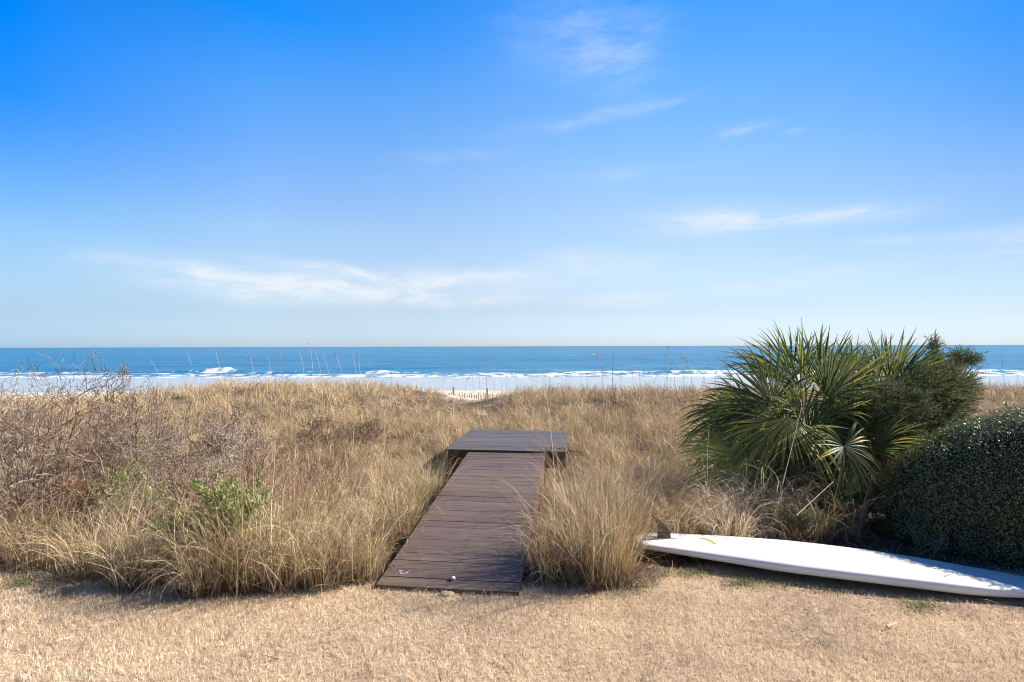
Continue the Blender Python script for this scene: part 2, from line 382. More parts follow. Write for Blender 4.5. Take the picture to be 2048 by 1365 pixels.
mb.add(np.stack([X, Y, Z], -1), np.stack([i, i + 1, i + nx + 1, i + nx], -1), C=np.stack([foam, green, 1 - ss(80, 90, Y)], -1).reshape(-1, 3))
def sea_mat():
    m, t = new_mat('sea_water')
    g = t.n('ShaderNodeNewGeometry').outputs['Position']
    z = t.n('ShaderNodeSeparateColor', {0: t.n('ShaderNodeAttribute', attribute_name='tint').outputs['Color']})
    mp = t.n('ShaderNodeMapping', {0: g, 3: (.35, 1.0, 1)}).outputs[0]
    n0 = t.noise(mp, .012, 6, .62); n1 = t.noise(mp, .11, 6, .65); n2 = t.noise(mp, .6, 5, .6)
    mp3 = t.n('ShaderNodeMapping', {0: g, 3: (1.0, .55, 1)}).outputs[0]
    nf = t.noise(mp3, .5, 7, .68, .4)
    c = t.mix(t.maprange(n0, .36, .64), (.018, .14, .26), (.033, .19, .32))
    c = t.mix(t.maprange(n1, .42, .62, 0, .75), c, (.010, .10, .205))
    c = t.mix(t.maprange(n2, .56, .70, 0, .5), c, (.09, .28, .41))
    c = t.mix(t.m('MULTIPLY', z.outputs[1], .7), c, (.16, .27, .25))
    c = t.mix(t.m('MULTIPLY', z.outputs[2], .85), c, (.34, .40, .44))
    f = t.maprange(t.m('ADD', z.outputs[0], t.m('MULTIPLY', t.m('SUBTRACT', nf, .5), 2.8)), .44, .80, 0, .92)
    f = t.m('MULTIPLY', f, t.maprange(z.outputs[0], .08, .3))
    cap = t.maprange(n2, .745, .775, 0, .8)
    f = t.m('MAXIMUM', f, t.m('MULTIPLY', cap, t.maprange(n1, .5, .6)))
    c = t.mix(f, c, (.64, .66, .68))
    h = t.m('ADD', t.m('MULTIPLY', n1, 1.2), t.m('ADD', t.m('MULTIPLY', n2, .35), t.m('MULTIPLY', nf, .12)))
    bm = t.n('ShaderNodeBump', {'Strength': .55, 'Distance': .7, 'Height': h}).outputs[0]
    p = t.n('ShaderNodeBsdfPrincipled', {'Base Color': c, 'Roughness': t.maprange(f, 0, 1, .34, .9), 'Specular IOR Level': t.maprange(f, 0, 1, .22, .1), 'Normal': bm})
    t.n('ShaderNodeOutputMaterial', {0: p.outputs[0]}); return m
tag(mb.build('sea', sea_mat(), smooth=True), kind='structure')

# ------------------------------------------------------------------ boardwalk
AX = R(6.8); U = np.array([math.sin(AX), math.cos(AX)]); Vv = np.array([math.cos(AX), -math.sin(AX)])
BO = np.array([-1.13, 4.36])                     # ramp's near left corner
def bw_local(x, y):                               # world -> boardwalk (across, along)
    dx, dy = np.asarray(x) - BO[0], np.asarray(y) - BO[1]
    return dx * Vv[0] + dy * Vv[1], dx * U[0] + dy * U[1]
def on_boards(x, y, m=0.0):
    a, b = bw_local(x, y)
    return ((a > -m) & (a < 1.19 + m) & (b > -m * .3) & (b < 3.84)) | ((a > -.36 - m) & (a < 1.53 + m) & (b > 3.82 - m) & (b < 5.82 + m))
bw = empty('boardwalk', (BO[0], BO[1], 0), 'dark brown plank boardwalk rising from the lawn to a square platform in the dune', 'boardwalk', rz=-AX)
rng = np.random.default_rng(11)
RW, RL, RZ0, RZ1 = 1.19, 3.84, .032, .372
sl = math.atan2(RZ1 - RZ0, RL); NB = 27; pitch = RL / NB
Rx = np.array([[1, 0, 0], [0, math.cos(sl), -math.sin(sl)], [0, math.sin(sl), math.cos(sl)]])
mb = MB()
for k in range(NB):
    yc = (k + .5) * pitch; zc = RZ0 + (RZ1 - RZ0) * yc / RL - .015 + rng.uniform(-.0015, .0015)
    tn = np.array([.140, .098, .076]) * rng.uniform(.86, 1.14) * np.array([1, rng.uniform(.95, 1.04), rng.uniform(.93, 1.05)])
    mb.box((RW / 2 + rng.uniform(-.003, .003), yc, zc), (RW, pitch - .005, .028), tn, Rx)
def bevel(o, w_=.003):
    b = o.modifiers.new('bevel', 'BEVEL'); b.width = w_; b.segments = 2; b.limit_method = 'ANGLE'; return o
for k in range(NB):                                # screw heads
    for xa in (.04, RW / 2, RW - .04):
        for dy_ in (.035, pitch - .035):
            yc = k * pitch + dy_; mb.box((xa + rng.uniform(-.004, .004), yc, RZ0 + (RZ1 - RZ0) * yc / RL + .0002), (.009, .009, .003), (.03, .027, .025), Rx)
ramp_o = bevel(mb.build('ramp_deck', M_DECK, bw))
mb = MB(); PX0, PX1, PY0, PD, PZ = -.35, 1.52, 3.80, 1.96, .405
npb = 14; pp = PD / npb
for k in range(npb):
    tn = np.array([.115, .095, .088]) * rng.uniform(.8, 1.2)
    mb.box(((PX0 + PX1) / 2 + rng.uniform(-.003, .003), PY0 + (k + .5) * pp, PZ - .014 + rng.uniform(-.001, .001)), (PX1 - PX0, pp - .007, .028), tn)
bevel(mb.build('platform_deck', M_DECK, bw))
for s_ in (.03, RW - .03):                        # ramp stringers
    mb = MB(); L_ = RL - .06; yc = RL / 2 + .01
    mb.box((s_, yc, (RZ0 + RZ1) / 2 - .031 - .12), (.04, L_ / math.cos(sl), .235), None, Rx); mb.build('stringer', M_RIM, bw)
zr = PZ - .030 - .118
for (cx_, cy_, sx2, sy2) in (((PX0 + PX1) / 2, PY0 + .045, PX1 - PX0 - .05, .04), ((PX0 + PX1) / 2, PY0 + PD - .045, PX1 - PX0 - .05, .04), (PX0 + .045, PY0 + PD / 2, .04, PD - .14), (PX1 - .045, PY0 + PD / 2, .04, PD - .14)):
    mb = MB(); mb.box((cx_, cy_, zr), (sx2, sy2, .232)); mb.build('rim_board', M_RIM, bw)
for ax_ in (PX0 + .12, PX1 - .12):
    for ay_ in (PY0 + .115, PY0 + PD - .115):
        mb = MB(); mb.box((ax_, ay_, .0), (.09, .09, .74)); mb.build('post', M_RIM, bw)
def bw_world(a, b, z=0): return np.array([BO[0] + a * Vv[0] + b * U[0], BO[1] + a * Vv[1] + b * U[1], z])
def ramp_z(b): return RZ0 + (RZ1 - RZ0) * b / RL
M_SHELL = plain('pale_shell', (.75, .70, .63), .5, .4, .15, 60)
M_DROP = plain('bird_dropping_white', (.5, .49, .47), .9, .1, .3, 80)
mb = MB()                                         # white droppings on the second plank
for k in range(16):
    a_ = .12 + rng.uniform(0, .11); b_ = .20 + rng.uniform(-.035, .04); r_ = rng.uniform(.003, .009)
    n_ = 7; an = np.linspace(0, 6.28, n_, endpoint=False); rr = r_ * rng.uniform(.6, 1.4, n_)
    V = np.stack([a_ + rr * np.cos(an) * 1.5, b_ + rr * np.sin(an), np.full(n_, ramp_z(b_) + .0025)], 1); V = np.vstack([V, [[a_, b_, ramp_z(b_) + .004]]])
    mb.add(V, T=[[j, (j + 1) % n_, n_] for j in range(n_)])
d_ = mb.build('stain', M_DROP, ramp_o)

def blob(mb, c, r, seed=0, squash=(1, 1, 1), rough=.15, nu=14, nv=9, tint=None):
    g = np.random.default_rng(seed); ph = g.uniform(0, 6.28, 6)
    u = np.linspace(0, 2 * math.pi, nu, endpoint=False); v = np.linspace(.001, math.pi - .001, nv)
    Uu, Vw = np.meshgrid(u, v)
    rr = r * (1 + rough * (np.sin(2 * Uu + ph[0]) * np.sin(Vw * 2 + ph[1]) + .5 * np.sin(3 * Uu + ph[2]) * np.sin(3 * Vw + ph[3])))
    P = np.stack([rr * np.sin(Vw) * np.cos(Uu) * squash[0], rr * np.sin(Vw) * np.sin(Uu) * squash[1], rr * np.cos(Vw) * squash[2]], -1) + np.array(c)
    j = np.arange(nu); Q = [[a * nu + b, a * nu + (b + 1) % nu, (a + 1) * nu + (b + 1) % nu, (a + 1) * nu + b] for a in range(nv - 1) for b in range(nu)]
    mb.add(P, Q, C=tint)
p = bw_world(.62, .13, ramp_z(.13) + .016); mb = MB(); blob(mb, p, .019, 3, (1.1, .9, .85), .1)
tag(mb.build('shell', M_SHELL, smooth=True), 'small white shell lying near the bottom of the boardwalk ramp', 'shell')
x_, y_ = gxy(893, 4.25); mb = MB(); blob(mb, (x_, y_, terr(x_, y_) + .012), .05, 8, (1.15, .8, .35), .08)
tag(mb.build('stone', plain('tan_stone', (.50, .37, .26), .85, .2, .15, 30), smooth=True), 'flat tan stone half sunk in the lawn just below the ramp', 'stone')

# dead leaves lying on the platform's front right corner
mb = MB(); n_ = 46
ax_ = rng.uniform(1.12, 1.50, n_); ay_ = PY0 + rng.uniform(.03, .15, n_)
P = np.array([bw_world(a, b, PZ + rng.uniform(.006, .03)) for a, b in zip(ax_, ay_)])
leaves(mb, rng, P, rng.normal(size=(n_, 3)) * [1, 1, .5], rng.uniform(.03, .085, n_), rng.uniform(.012, .03, n_), np.where(rng.random((n_, 1)) < .55, np.array([[.07, .04, .025]]), np.array([[.42, .28, .13]])), .5)
tag(mb.build('leaf_litter', M_LEAF), 'curled dead brown leaves on the front right corner of the platform', 'dead leaves')

# ------------------------------------------------------------------ paddle board lying bottom up
TA, NO = np.array([1.20, 5.15]), np.array([4.66, 4.02])
dirv = NO - TA; LB = np.linalg.norm(dirv); dirv /= LB
sb = empty('paddle_board', (TA[0], TA[1], 0), 'long white paddle board lying upside down on the lawn edge with its fin up', 'paddle board', rz=math.atan2(dirv[1], dirv[0]))
ns, nr = 90, 32
s_ = np.linspace(0, 1, ns)
wd = .315 * np.clip(np.minimum(1, .50 + .55 * np.sin(np.clip(s_ / .52, 0, 1) * math.pi / 2)), 0, 1)
wd = np.where(s_ > .40, .315 * np.maximum(0, 1 - ((s_ - .40) / .60) ** 2.3) ** .92, wd) * np.sqrt(np.clip(s_ / .012, 0.02, 1))
wd = np.maximum(wd, .004)
th = .112 * np.minimum(1, .55 + 1.4 * s_) * np.minimum(1, .28 + 2.4 * (1 - s_)); th *= np.sqrt(np.clip(s_ / .01, .1, 1))
ztop = .128 + .035 * np.sin(np.clip(s_ / .75, 0, 1) * math.pi * .9 + .2) - .065 * np.clip((s_ - .6) / .4, 0, 1) ** 2.0
an = np.linspace(0, 2 * math.pi, nr, endpoint=False)
ca, sa = np.cos(an), np.sin(an)
cy = np.sign(ca) * np.abs(ca) ** .42
cz = np.where(sa > 0, np.abs(sa) ** .45, -np.abs(sa) ** .8)
P = np.stack([np.repeat(s_[:, None] * LB, nr, 1), wd[:, None] * cy[None], ztop[:, None] - th[:, None] * .5 + th[:, None] * .5 * cz[None] + (.008 * (1 - np.abs(cy[None]) ** 2)) * (sa[None] > 0)], -1)
Q = [[a * nr + b, a * nr + (b + 1) % nr, (a + 1) * nr + (b + 1) % nr, (a + 1) * nr + b] for a in range(ns - 1) for b in range(nr)]
mb = MB(); mb.add(P, Q); mb.add(np.vstack([P[0], [[0, 0, P[0, :, 2].mean()]]]), T=[[(b + 1) % nr, b, nr] for b in range(nr)])
def hull_mat():
    m, t = new_mat('white_gelcoat')
    o = t.n('ShaderNodeTexCoord').outputs['Object']
    n = t.noise(t.n('ShaderNodeMapping', {0: o, 3: (1, 3, 3)}).outputs[0], 2.5, 6, .6); s1 = t.noise(o, 34, 3)
    c = t.mix(t.maprange(n, .45, .75, 0, .30), (.80, .80, .785), (.66, .63, .57))
    c = t.mix(t.maprange(s1, .735, .76, 0, .6), c, (.18, .16, .14))
    sx3 = t.n('ShaderNodeSeparateXYZ', {0: o})
    c = t.mix(t.m('MULTIPLY', t.maprange(sx3.outputs[2], .07, .015, 0, .55), t.maprange(n, .3, .6)), c, (.42, .34, .25))
    p = t.n('ShaderNodeBsdfPrincipled', {'Base Color': c, 'Roughness': t.maprange(n, .3, .7, .22, .40), 'Specular IOR Level': .45})
    t.n('ShaderNodeOutputMaterial', {0: p.outputs[0]}); return m
mb.build('hull', hull_mat(), sb, True)
zt = lambda s: float(np.interp(s, s_, ztop)) + .008
# fin: swept back over the tail
fin_pts = [(.335, 0), (.325, .06), (.295, .115), (.245, .165), (.185, .20), (.150, .212), (.148, .205), (.185, .170), (.205, .125), (.212, .07), (.205, 0)]
f0 = .085; mb = MB(); n_ = len(fin_pts); zf = zt(.08) - .004
fv = []
for (a, h_) in fin_pts: fv.append((a, h_))
fv = np.array(fv); cen = fv.mean(0)
tk = .007
ring = lambda k, y: np.stack([fv[:, 0] + f0 - .12 if False else (cen[0] + (fv[:, 0] - cen[0]) * k), np.full(n_, y), zf + (cen[1] + (fv[:, 1] - cen[1]) * k)], 1)
rings = [ring(.55, -tk), ring(.9, -tk * .6), ring(1, 0), ring(.9, tk * .6), ring(.55, tk)]
mb.add(np.concatenate(rings), [[r * n_ + b, r * n_ + (b + 1) % n_, (r + 1) * n_ + (b + 1) % n_, (r + 1) * n_ + b] for r in range(4) for b in range(n_)])
for kk, y in ((0, -tk), (4, tk)):
    rv = rings[kk]; mb.add(np.vstack([rv, rv.mean(0)]), T=[[b, (b + 1) % n_, n_] for b in range(n_)])
fin = mb.build('fin', plain('dark_grey_fin', (.05, .052, .045), .4, .4, .1, 12), sb)
mb = MB(); mb.box((.30, 0, zt(.09) + .0005), (.42, .008, .006)); mb.build('fin_slot', plain('slot_grey', (.25, .25, .25), .6, .3, .2), sb)
# worn yellow emblem, a broken angular stroke
M_YEL = plain('faded_yellow_print', (.72, .47, .07), .5, .4, .25, 60)
mb = MB()
for (a0, b0, a1, b1, w_) in ((.60, .07, .70, .05, .02), (.66, .055, .735, -.05, .028), (.70, .05, .76, .045, .012), (.62, .085, .67, .06, .012)):
    d = np.array([a1 - a0, b1 - b0]); d /= np.linalg.norm(d); nn = np.array([-d[1], d[0]]) * w_ / 2; zz = zt(.65 / LB) + .0035
    mb.add([[a0 - nn[0], b0 - nn[1], zz], [a1 - nn[0] * .4, b1 - nn[1] * .4, zz], [a1 + nn[0] * .4, b1 + nn[1] * .4, zz], [a0 + nn[0], b0 + nn[1], zz]], [[0, 1, 2, 3]])
    zz_ = zz
mb.build('emblem', M_YEL, sb)

# ------------------------------------------------------------------ lawn blades
rng = np.random.default_rng(21)
N = 460000
x = rng.uniform(-6.6, 6.8, N); y = rng.uniform(2.2, 5.3, N)
keep = (rng.random(N) < np.clip(1 - ss(-.05, .35, y - lawn_edge(x)), .0, 1) * (1 - .45 * ss(1, 1.5, x) * ss(3.8, 4.3, y))) & ~on_boards(x, y, .0)
bl = (x - TA[0]) * dirv[0] + (y - TA[1]) * dirv[1]; bc = -(x - TA[0]) * dirv[1] + (y - TA[1]) * dirv[0]
under = (bl > .1) & (bl < LB) & (np.abs(bc) < .30)
keep &= ~under & (np.abs(x) < y * 1.05 + 1.0)
x, y = x[keep], y[keep]; N = len(x)
n1 = wob(x, y, .55, 7); n2 = wob(x, y, .17, 2)
pal = np.array([[.86, .72, .51], [.79, .64, .435], [.90, .81, .65], [.56, .40, .24], [.30, .20, .12]])
pi = rng.choice(5, N, p=[.34, .27, .22, .11, .06]); tint = pal[pi] * rng.uniform(.8, 1.15, (N, 1))
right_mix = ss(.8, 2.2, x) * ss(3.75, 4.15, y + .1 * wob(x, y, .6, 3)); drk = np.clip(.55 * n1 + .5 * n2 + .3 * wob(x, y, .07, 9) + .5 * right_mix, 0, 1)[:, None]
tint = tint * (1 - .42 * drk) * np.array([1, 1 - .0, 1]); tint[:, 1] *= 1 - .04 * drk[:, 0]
grn = (rng.random(N) < .35 * ss(.45, .8, wob(x, y, .4, 12)) * np.maximum(right_mix, ss(-2.2, -4, x) * ss(4.1, 4.3, y))); tint[grn] = np.array([.16, .22, .06])
z = terr(x, y) - .002
mb = MB(); hgt = rng.uniform(.020, .050, N) * (1 + .25 * n2)
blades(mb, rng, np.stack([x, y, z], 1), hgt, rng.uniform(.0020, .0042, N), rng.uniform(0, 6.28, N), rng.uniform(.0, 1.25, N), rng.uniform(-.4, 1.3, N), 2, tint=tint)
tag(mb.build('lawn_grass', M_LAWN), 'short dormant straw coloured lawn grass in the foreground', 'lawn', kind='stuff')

N = 700; y = rng.uniform(2.6, 4.6, N); x = rng.uniform(-1.1, 1.1, N) * y; k = (y < lawn_edge(x) + .1) & ~on_boards(x, y, 0); k &= rng.random(N) < np.where(y > 3.8, 1, .4); x, y = x[k], y[k]; N = len(x)
mb = MB(); blades(mb, rng, np.stack([x, y, terr(x, y) + rng.uniform(.012, .03, N)], 1), rng.uniform(.03, .16, N), rng.uniform(.003, .006, N), rng.uniform(0, 6.28, N), rng.uniform(1.4, 1.6, N), rng.uniform(-.1, .1, N), 3, tint=np.array([[.40, .29, .18], [.20, .13, .08], [.62, .50, .34]])[rng.integers(0, 3, N)], kink=.12)
tag(mb.build('lawn_debris', M_LAWN), 'scattered broken straws and bits of twig on the lawn', 'debris', kind='stuff')
# ------------------------------------------------------------------ dune grass (mass)
def hedge_zone(x, y): return (x > 3.55) & (y > 4.3) & (y < 7.0)
rng = np.random.default_rng(33)
PALG = np.array([[.66, .48, .27], [.74, .56, .34], [.58, .39, .20], [.40, .25, .14], [.78, .64, .44], [.50, .42, .16], [.34, .31, .11], [.20, .13, .08]])
def grass_tint(rng, n, olive, dark):
    """per blade colour: straw through olive and brown"""
    base = np.array([.24, .26, .20, .12, .12, .03, .01, .02])
    p_ol = np.array([.13, .12, .08, .04, .06, .32, .23, .02]); p_dk = np.array([.12, .08, .22, .30, .05, .02, .01, .20])
    r = rng.random(n); cb, co, cd = [np.cumsum(k / k.sum()) for k in (base, p_ol, p_dk)]
    sel = rng.random(n)
    ib = np.where(sel < olive, np.searchsorted(co, r), np.where(sel < olive + dark, np.searchsorted(cd, r), np.searchsorted(cb, r)))
    c = PALG[np.clip(ib, 0, 7)] * rng.uniform(.6, 1.15, (n, 1)); k = rng.random(n) < .14
    c[k] = np.array([.80, .67, .47]) * rng.uniform(.8, 1.1, (k.sum(), 1)); return c
def mass(n_cl, y0, y1, per, hmin, hmax, wmin, wmax, nseg):
    cy_ = np.sqrt(rng.uniform(y0 ** 2, y1 ** 2, n_cl)); cx_ = rng.uniform(-1.25, 1.15, n_cl) * cy_ + rng.uniform(-1, 1, n_cl)
    dn = wob(cx_, cy_, 1.6, 11)
    k = (cy_ > lawn_edge(cx_) + .16) & ~on_boards(cx_, cy_, .22) & ~on_boards(cx_, cy_ + .35, .12) & ~hedge_zone(cx_, cy_)
    k &= rng.random(n_cl) < np.clip(1.05 + .55 * dn, .25, 1)
    k &= ~((cx_ < -2.4) & (cy_ < 9.5) & (rng.random(n_cl) < .62))
    k &= ~((np.hypot(cx_ - 4.4, (cy_ - 6.8)) < 1.1))
    k &= ~((cx_ > .9) & (cy_ < 5.6))
    k &= rng.random(n_cl) < 1 - .93 * ss(15.5, 19, cy_ + 1.2 * np.exp(-((cx_ + 1.5) / 1.3) ** 2)) * np.exp(-((cx_ + 1.6) / (.1 * cy_)) ** 2)
    cx_, cy_ = cx_[k], cy_[k]; n = len(cx_)
    idx = np.repeat(np.arange(n), per); N = len(idx)
    rad = rng.uniform(.02, .17, n)[idx]; a = rng.uniform(0, 6.28, N); rr = rad * np.sqrt(rng.random(N))
    x = cx_[idx] + rr * np.cos(a); y = cy_[idx] + rr * np.sin(a)
    kk = ~on_boards(x, y, .03); idx, x, y, a = idx[kk], x[kk], y[kk], a[kk]; N = len(idx)
    hc = (rng.uniform(hmin, hmax, n) * (1 + .25 * wob(cx_, cy_, 2.3, 14)) * (1 - .45 * np.exp(-((cx_ + .095 * cy_) / (.09 * cy_)) ** 2) * ss(11, 15, cy_)))[idx]
    hc = hc * (1 - .35 * ss(.3, 1.2, x) * (1 - ss(5.5, 6.5, y)))
    ol = np.clip(.10 + .5 * wob(cx_, cy_, 1.9, 17) + .35 * ((cx_ < -.2) & (cx_ > -3.4) & (cy_ < 8)), 0, .85)[idx]
    dk = np.clip(.18 + .45 * wob(cx_, cy_, 1.2, 19) + .25 * ((cx_ > 1) & (cy_ > 7)), 0, .8)[idx]
    t = grass_tint(rng, N, ol, dk)
    wind = rng.uniform(0, 6.28, n)[idx]; outl = np.where(rng.random(N) < .5, a + rng.normal(0, .7, N), wind + rng.normal(0, .5, N))
    # prevailing lean away from the sea wind
    th0 = np.abs(rng.normal(.36, .42, N)); th1 = np.abs(rng.normal(1.6, 1.0, N))
    blades(MBG, rng, np.stack([x, y, terr(x, y) - .01], 1), hc * rng.uniform(.45, 1.15, N), rng.uniform(wmin, wmax, N), outl, th0, th1, nseg, 1.7, rng.normal(0, 1.5, N), t * (.72 + .56 * rng.random(n))[idx][:, None], kink=.28)
MBG = MB()
mass(1230, 4.2, 8.0, 58, .38, .72, .0032, .0062, 6)
mass(2450, 8.0, 13.0, 42, .36, .72, .0045, .0075, 5)
mass(3650, 13.0, 21.5, 28, .34, .74, .0070, .012, 4)
mass(1500, 21.0, 32, 9, .3, .5, .012, .02, 3)
tag(MBG.build('dune_grass', M_GRASS), 'thick dry tan grass covering the dune behind the boardwalk', 'dune grass', kind='stuff')
# thatch: matted short dead stems close to the ground
N = 60000; y = np.sqrt(rng.uniform(4.0 ** 2, 15 ** 2, N)); x = rng.uniform(-1.1, 1.1, N) * y
k = (y > lawn_edge(x) - .05) & ~on_boards(x, y, .01) & ~((x > 3.9) & (y > 5.2) & (y < 7)); x, y = x[k], y[k]; N = len(x)
MT = MB(); tt = grass_tint(rng, N, .03, .55) * .8
blades(MT, rng, np.stack([x, y, terr(x, y) + rng.uniform(0, .03, N)], 1), rng.uniform(.05, .2, N) * (.5 + .06 * y), .0022 + .0005 * y, rng.uniform(0, 6.28, N), rng.uniform(.9, 1.5, N), rng.uniform(-.4, .5, N), 3, tint=tt, kink=.2)
tag(MT.build('thatch', M_GRASS), 'matted dead grass stems lying between the clumps', 'dead grass', kind='stuff')

# ------------------------------------------------------------------ single grass clumps
CLUMPS = [  # px, depth, height, blades, radius, olive, dark, hook(0..2), label
    (425, 4.36, .62, 520, .13, .55, .10, 1.3, 'orange green clump of arching grass at the lawn edge below the leafy shrub'),
    (395, 4.30, .36, 130, .09, .0, .0, 1.9, 'low bleached clump with hooked pale blades spilling onto the lawn left of centre'),
    (500, 4.40, .66, 430, .12, .75, .05, .9, 'upright yellow green grass clump under the leafy green shrub'),
    (575, 4.45, .60, 380, .13, .35, .15, 1.1, 'pale tangled grass clump between the leafy shrub and the ramp'),
    (650, 4.46, .52, 380, .13, .25, .2, 1.3, 'straw coloured grass clump with crossed blades left of the ramp foot'),
    (722, 4.60, .50, 340, .12, .45, .1, 1.3, 'yellowish grass clump hanging over the left edge of the ramp foot'),
    (300, 4.52, .56, 460, .16, .20, .4, 1.2, 'brown grass clump with thin golden tops at the left lawn edge'),
    (200, 4.75, .55, 420, .18, .35, .25, 1.3, 'golden arching grass clump at the left above the patch of shade'),
    (95, 4.95, .48, 380, .18, .1, .6, 1.2, 'reddish brown grass clump near the left border of the lawn'),
    (10, 5.0, .45, 300, .18, .1, .6, 1.1, 'leftmost low brown grass clump by the lawn'),
    (800, 5.6, .58, 380, .15, .6, .05, 1.4, 'olive grass clump halfway up the left side of the ramp'),
    (855, 6.9, .60, 330, .15, .35, .1, 1.3, 'arching grass clump in the shade left of the platform'),
    (1195, 4.58, .76, 720, .19, .12, .22, 1.0, 'tallest dry grass clump, right of the ramp foot beside the board tail'),
    (1115, 4.66, .56, 480, .17, .22, .3, 1.35, 'dark based grass clump leaning over the right edge of the ramp foot'),
    (1250, 5.2, .66, 460, .15, .12, .1, 1.4, 'blond arching grass clump behind the fin of the paddle board'),
    (1160, 5.7, .66, 420, .16, .2, .12, 1.2, 'feathery tan grass clump along the right side of the ramp'),
    (1420, 6.0, .60, 230, .12, .05, .05, 2.0, 'sparse grass clump with curled pale loops in front of the low palm frond'),
    (1480, 5.75, .52, 200, .10, .05, .05, 1.9, 'small clump of looping pale blades behind the middle of the board'),
    (1570, 5.95, .62, 190, .10, .2, .05, 1.8, 'thin grass clump with tall hooked blades in front of the palmetto'),
    (1350, 5.5, .46, 300, .14, .08, .25, 1.5, 'low brown curly grass clump behind the board tail'),
    (1075, 6.9, .52, 280, .13, .1, .3, 1.3, 'grass clump against the right end of the platform'),
    (1290, 6.6, .62, 320, .15, .1, .25, 1.2, 'dry grass clump right of the platform among brown stems'),
    (1310, 5.9, .60, 420, .17, .05, .1, 1.9, 'blond curly grass clump between the tallest clump and the low palm frond'),
    (1450, 5.45, .48, 300, .15, .05, .1, 2.0, 'tangle of looping blond blades right behind the board, under the low palm frond'),
    (1530, 6.1, .62, 260, .14, .05, .05, 1.9, 'blond loops of grass against the dark palmetto base'),
    (1385, 6.4, .60, 320, .16, .1, .2, 1.7, 'shaggy tan grass clump at the tip of the low palm frond'),
    (1630, 5.6, .42, 160, .13, .1, .1, 1.9, 'small pale grass tangle left of the hedge shade'),
    (1700, 5.45, .55, 40, .06, .2, .2, 1.4, 'few thin bent grass stems between the palmetto and the hedge')]
rng = np.random.default_rng(77)
for (px, d, h, nb, rad, ol, dk, hook, lab) in CLUMPS:
    x0, y0 = gxy(px, d); z0 = float(terr(x0, y0))
    a = rng.uniform(0, 6.28, nb); r = rad * 1.55 * np.sqrt(rng.random(nb))
    lo = np.stack([r * np.cos(a), r * np.sin(a), np.full(nb, -.01)], 1)
    k = ~on_boards(lo[:, 0] + x0, lo[:, 1] + y0, .02); lo, a, r = lo[k], a[k], r[k]; n = len(a)
    L = h * rng.uniform(.55, 1.75, n); long = rng.random(n) < .16; L[long] *= 1.35
    tint = grass_tint(rng, n, ol, dk)
    if 'bleached' in lab or 'loop' in lab: tint = tint * .3 + np.array([.80, .66, .48]) * .7
    mb = MB()
    blades(mb, rng, lo, L, rng.uniform(.0026, .0066, n) * (1.45 if ('bleached' in lab or 'loop' in lab or 'curly' in lab) else 1), a + rng.normal(0, .8, n), np.abs(rng.normal(.14, .2, n)), np.clip(rng.normal(1.15 * hook, .6, n) * (.55 + .8 * r[:n] / (rad * 1.55)), 0, 3.1), 9, 1.9, rng.normal(0, 1.2, n), tint * np.where(rng.random((n, 1)) < .28, .5, 1.0), kink=.13)
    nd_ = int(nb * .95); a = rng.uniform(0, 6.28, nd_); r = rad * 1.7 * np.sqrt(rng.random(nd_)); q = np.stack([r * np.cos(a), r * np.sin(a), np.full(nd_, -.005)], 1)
    q = q[~on_boards(q[:, 0] + x0, q[:, 1] + y0, .03)]; nd_ = len(q)      # short dead stubble, coloured extra dark to paint in shade at the foot
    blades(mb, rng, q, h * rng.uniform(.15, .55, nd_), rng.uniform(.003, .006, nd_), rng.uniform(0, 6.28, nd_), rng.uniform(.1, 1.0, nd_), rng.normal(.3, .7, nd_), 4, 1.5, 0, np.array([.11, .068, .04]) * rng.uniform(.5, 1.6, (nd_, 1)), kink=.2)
    nt_ = nb // 3; a = rng.uniform(0, 6.28, nt_); r = rad * 1.5 * np.sqrt(rng.random(nt_)); q = np.stack([r * np.cos(a), r * np.sin(a), rng.uniform(.02, h * .6, nt_)], 1)
    kq = ~on_boards(q[:, 0] + x0, q[:, 1] + y0, .05); q = q[kq]; nt_ = len(q)   # broken stems caught in the clump
    blades(mb, rng, q, h * rng.uniform(.2, .7, nt_), rng.uniform(.002, .0045, nt_), rng.uniform(0, 6.28, nt_), rng.uniform(.5, 1.9, nt_), rng.normal(0, .6, nt_), 4, 1.5, 0, grass_tint(rng, nt_, .02, .5), kink=.15)
    o = mb.build('grass_clump', M_GRASS); o.location = (x0, y0, z0)
    tag(o, lab, 'grass clump', 'dry grass clumps along the lawn and ramp')

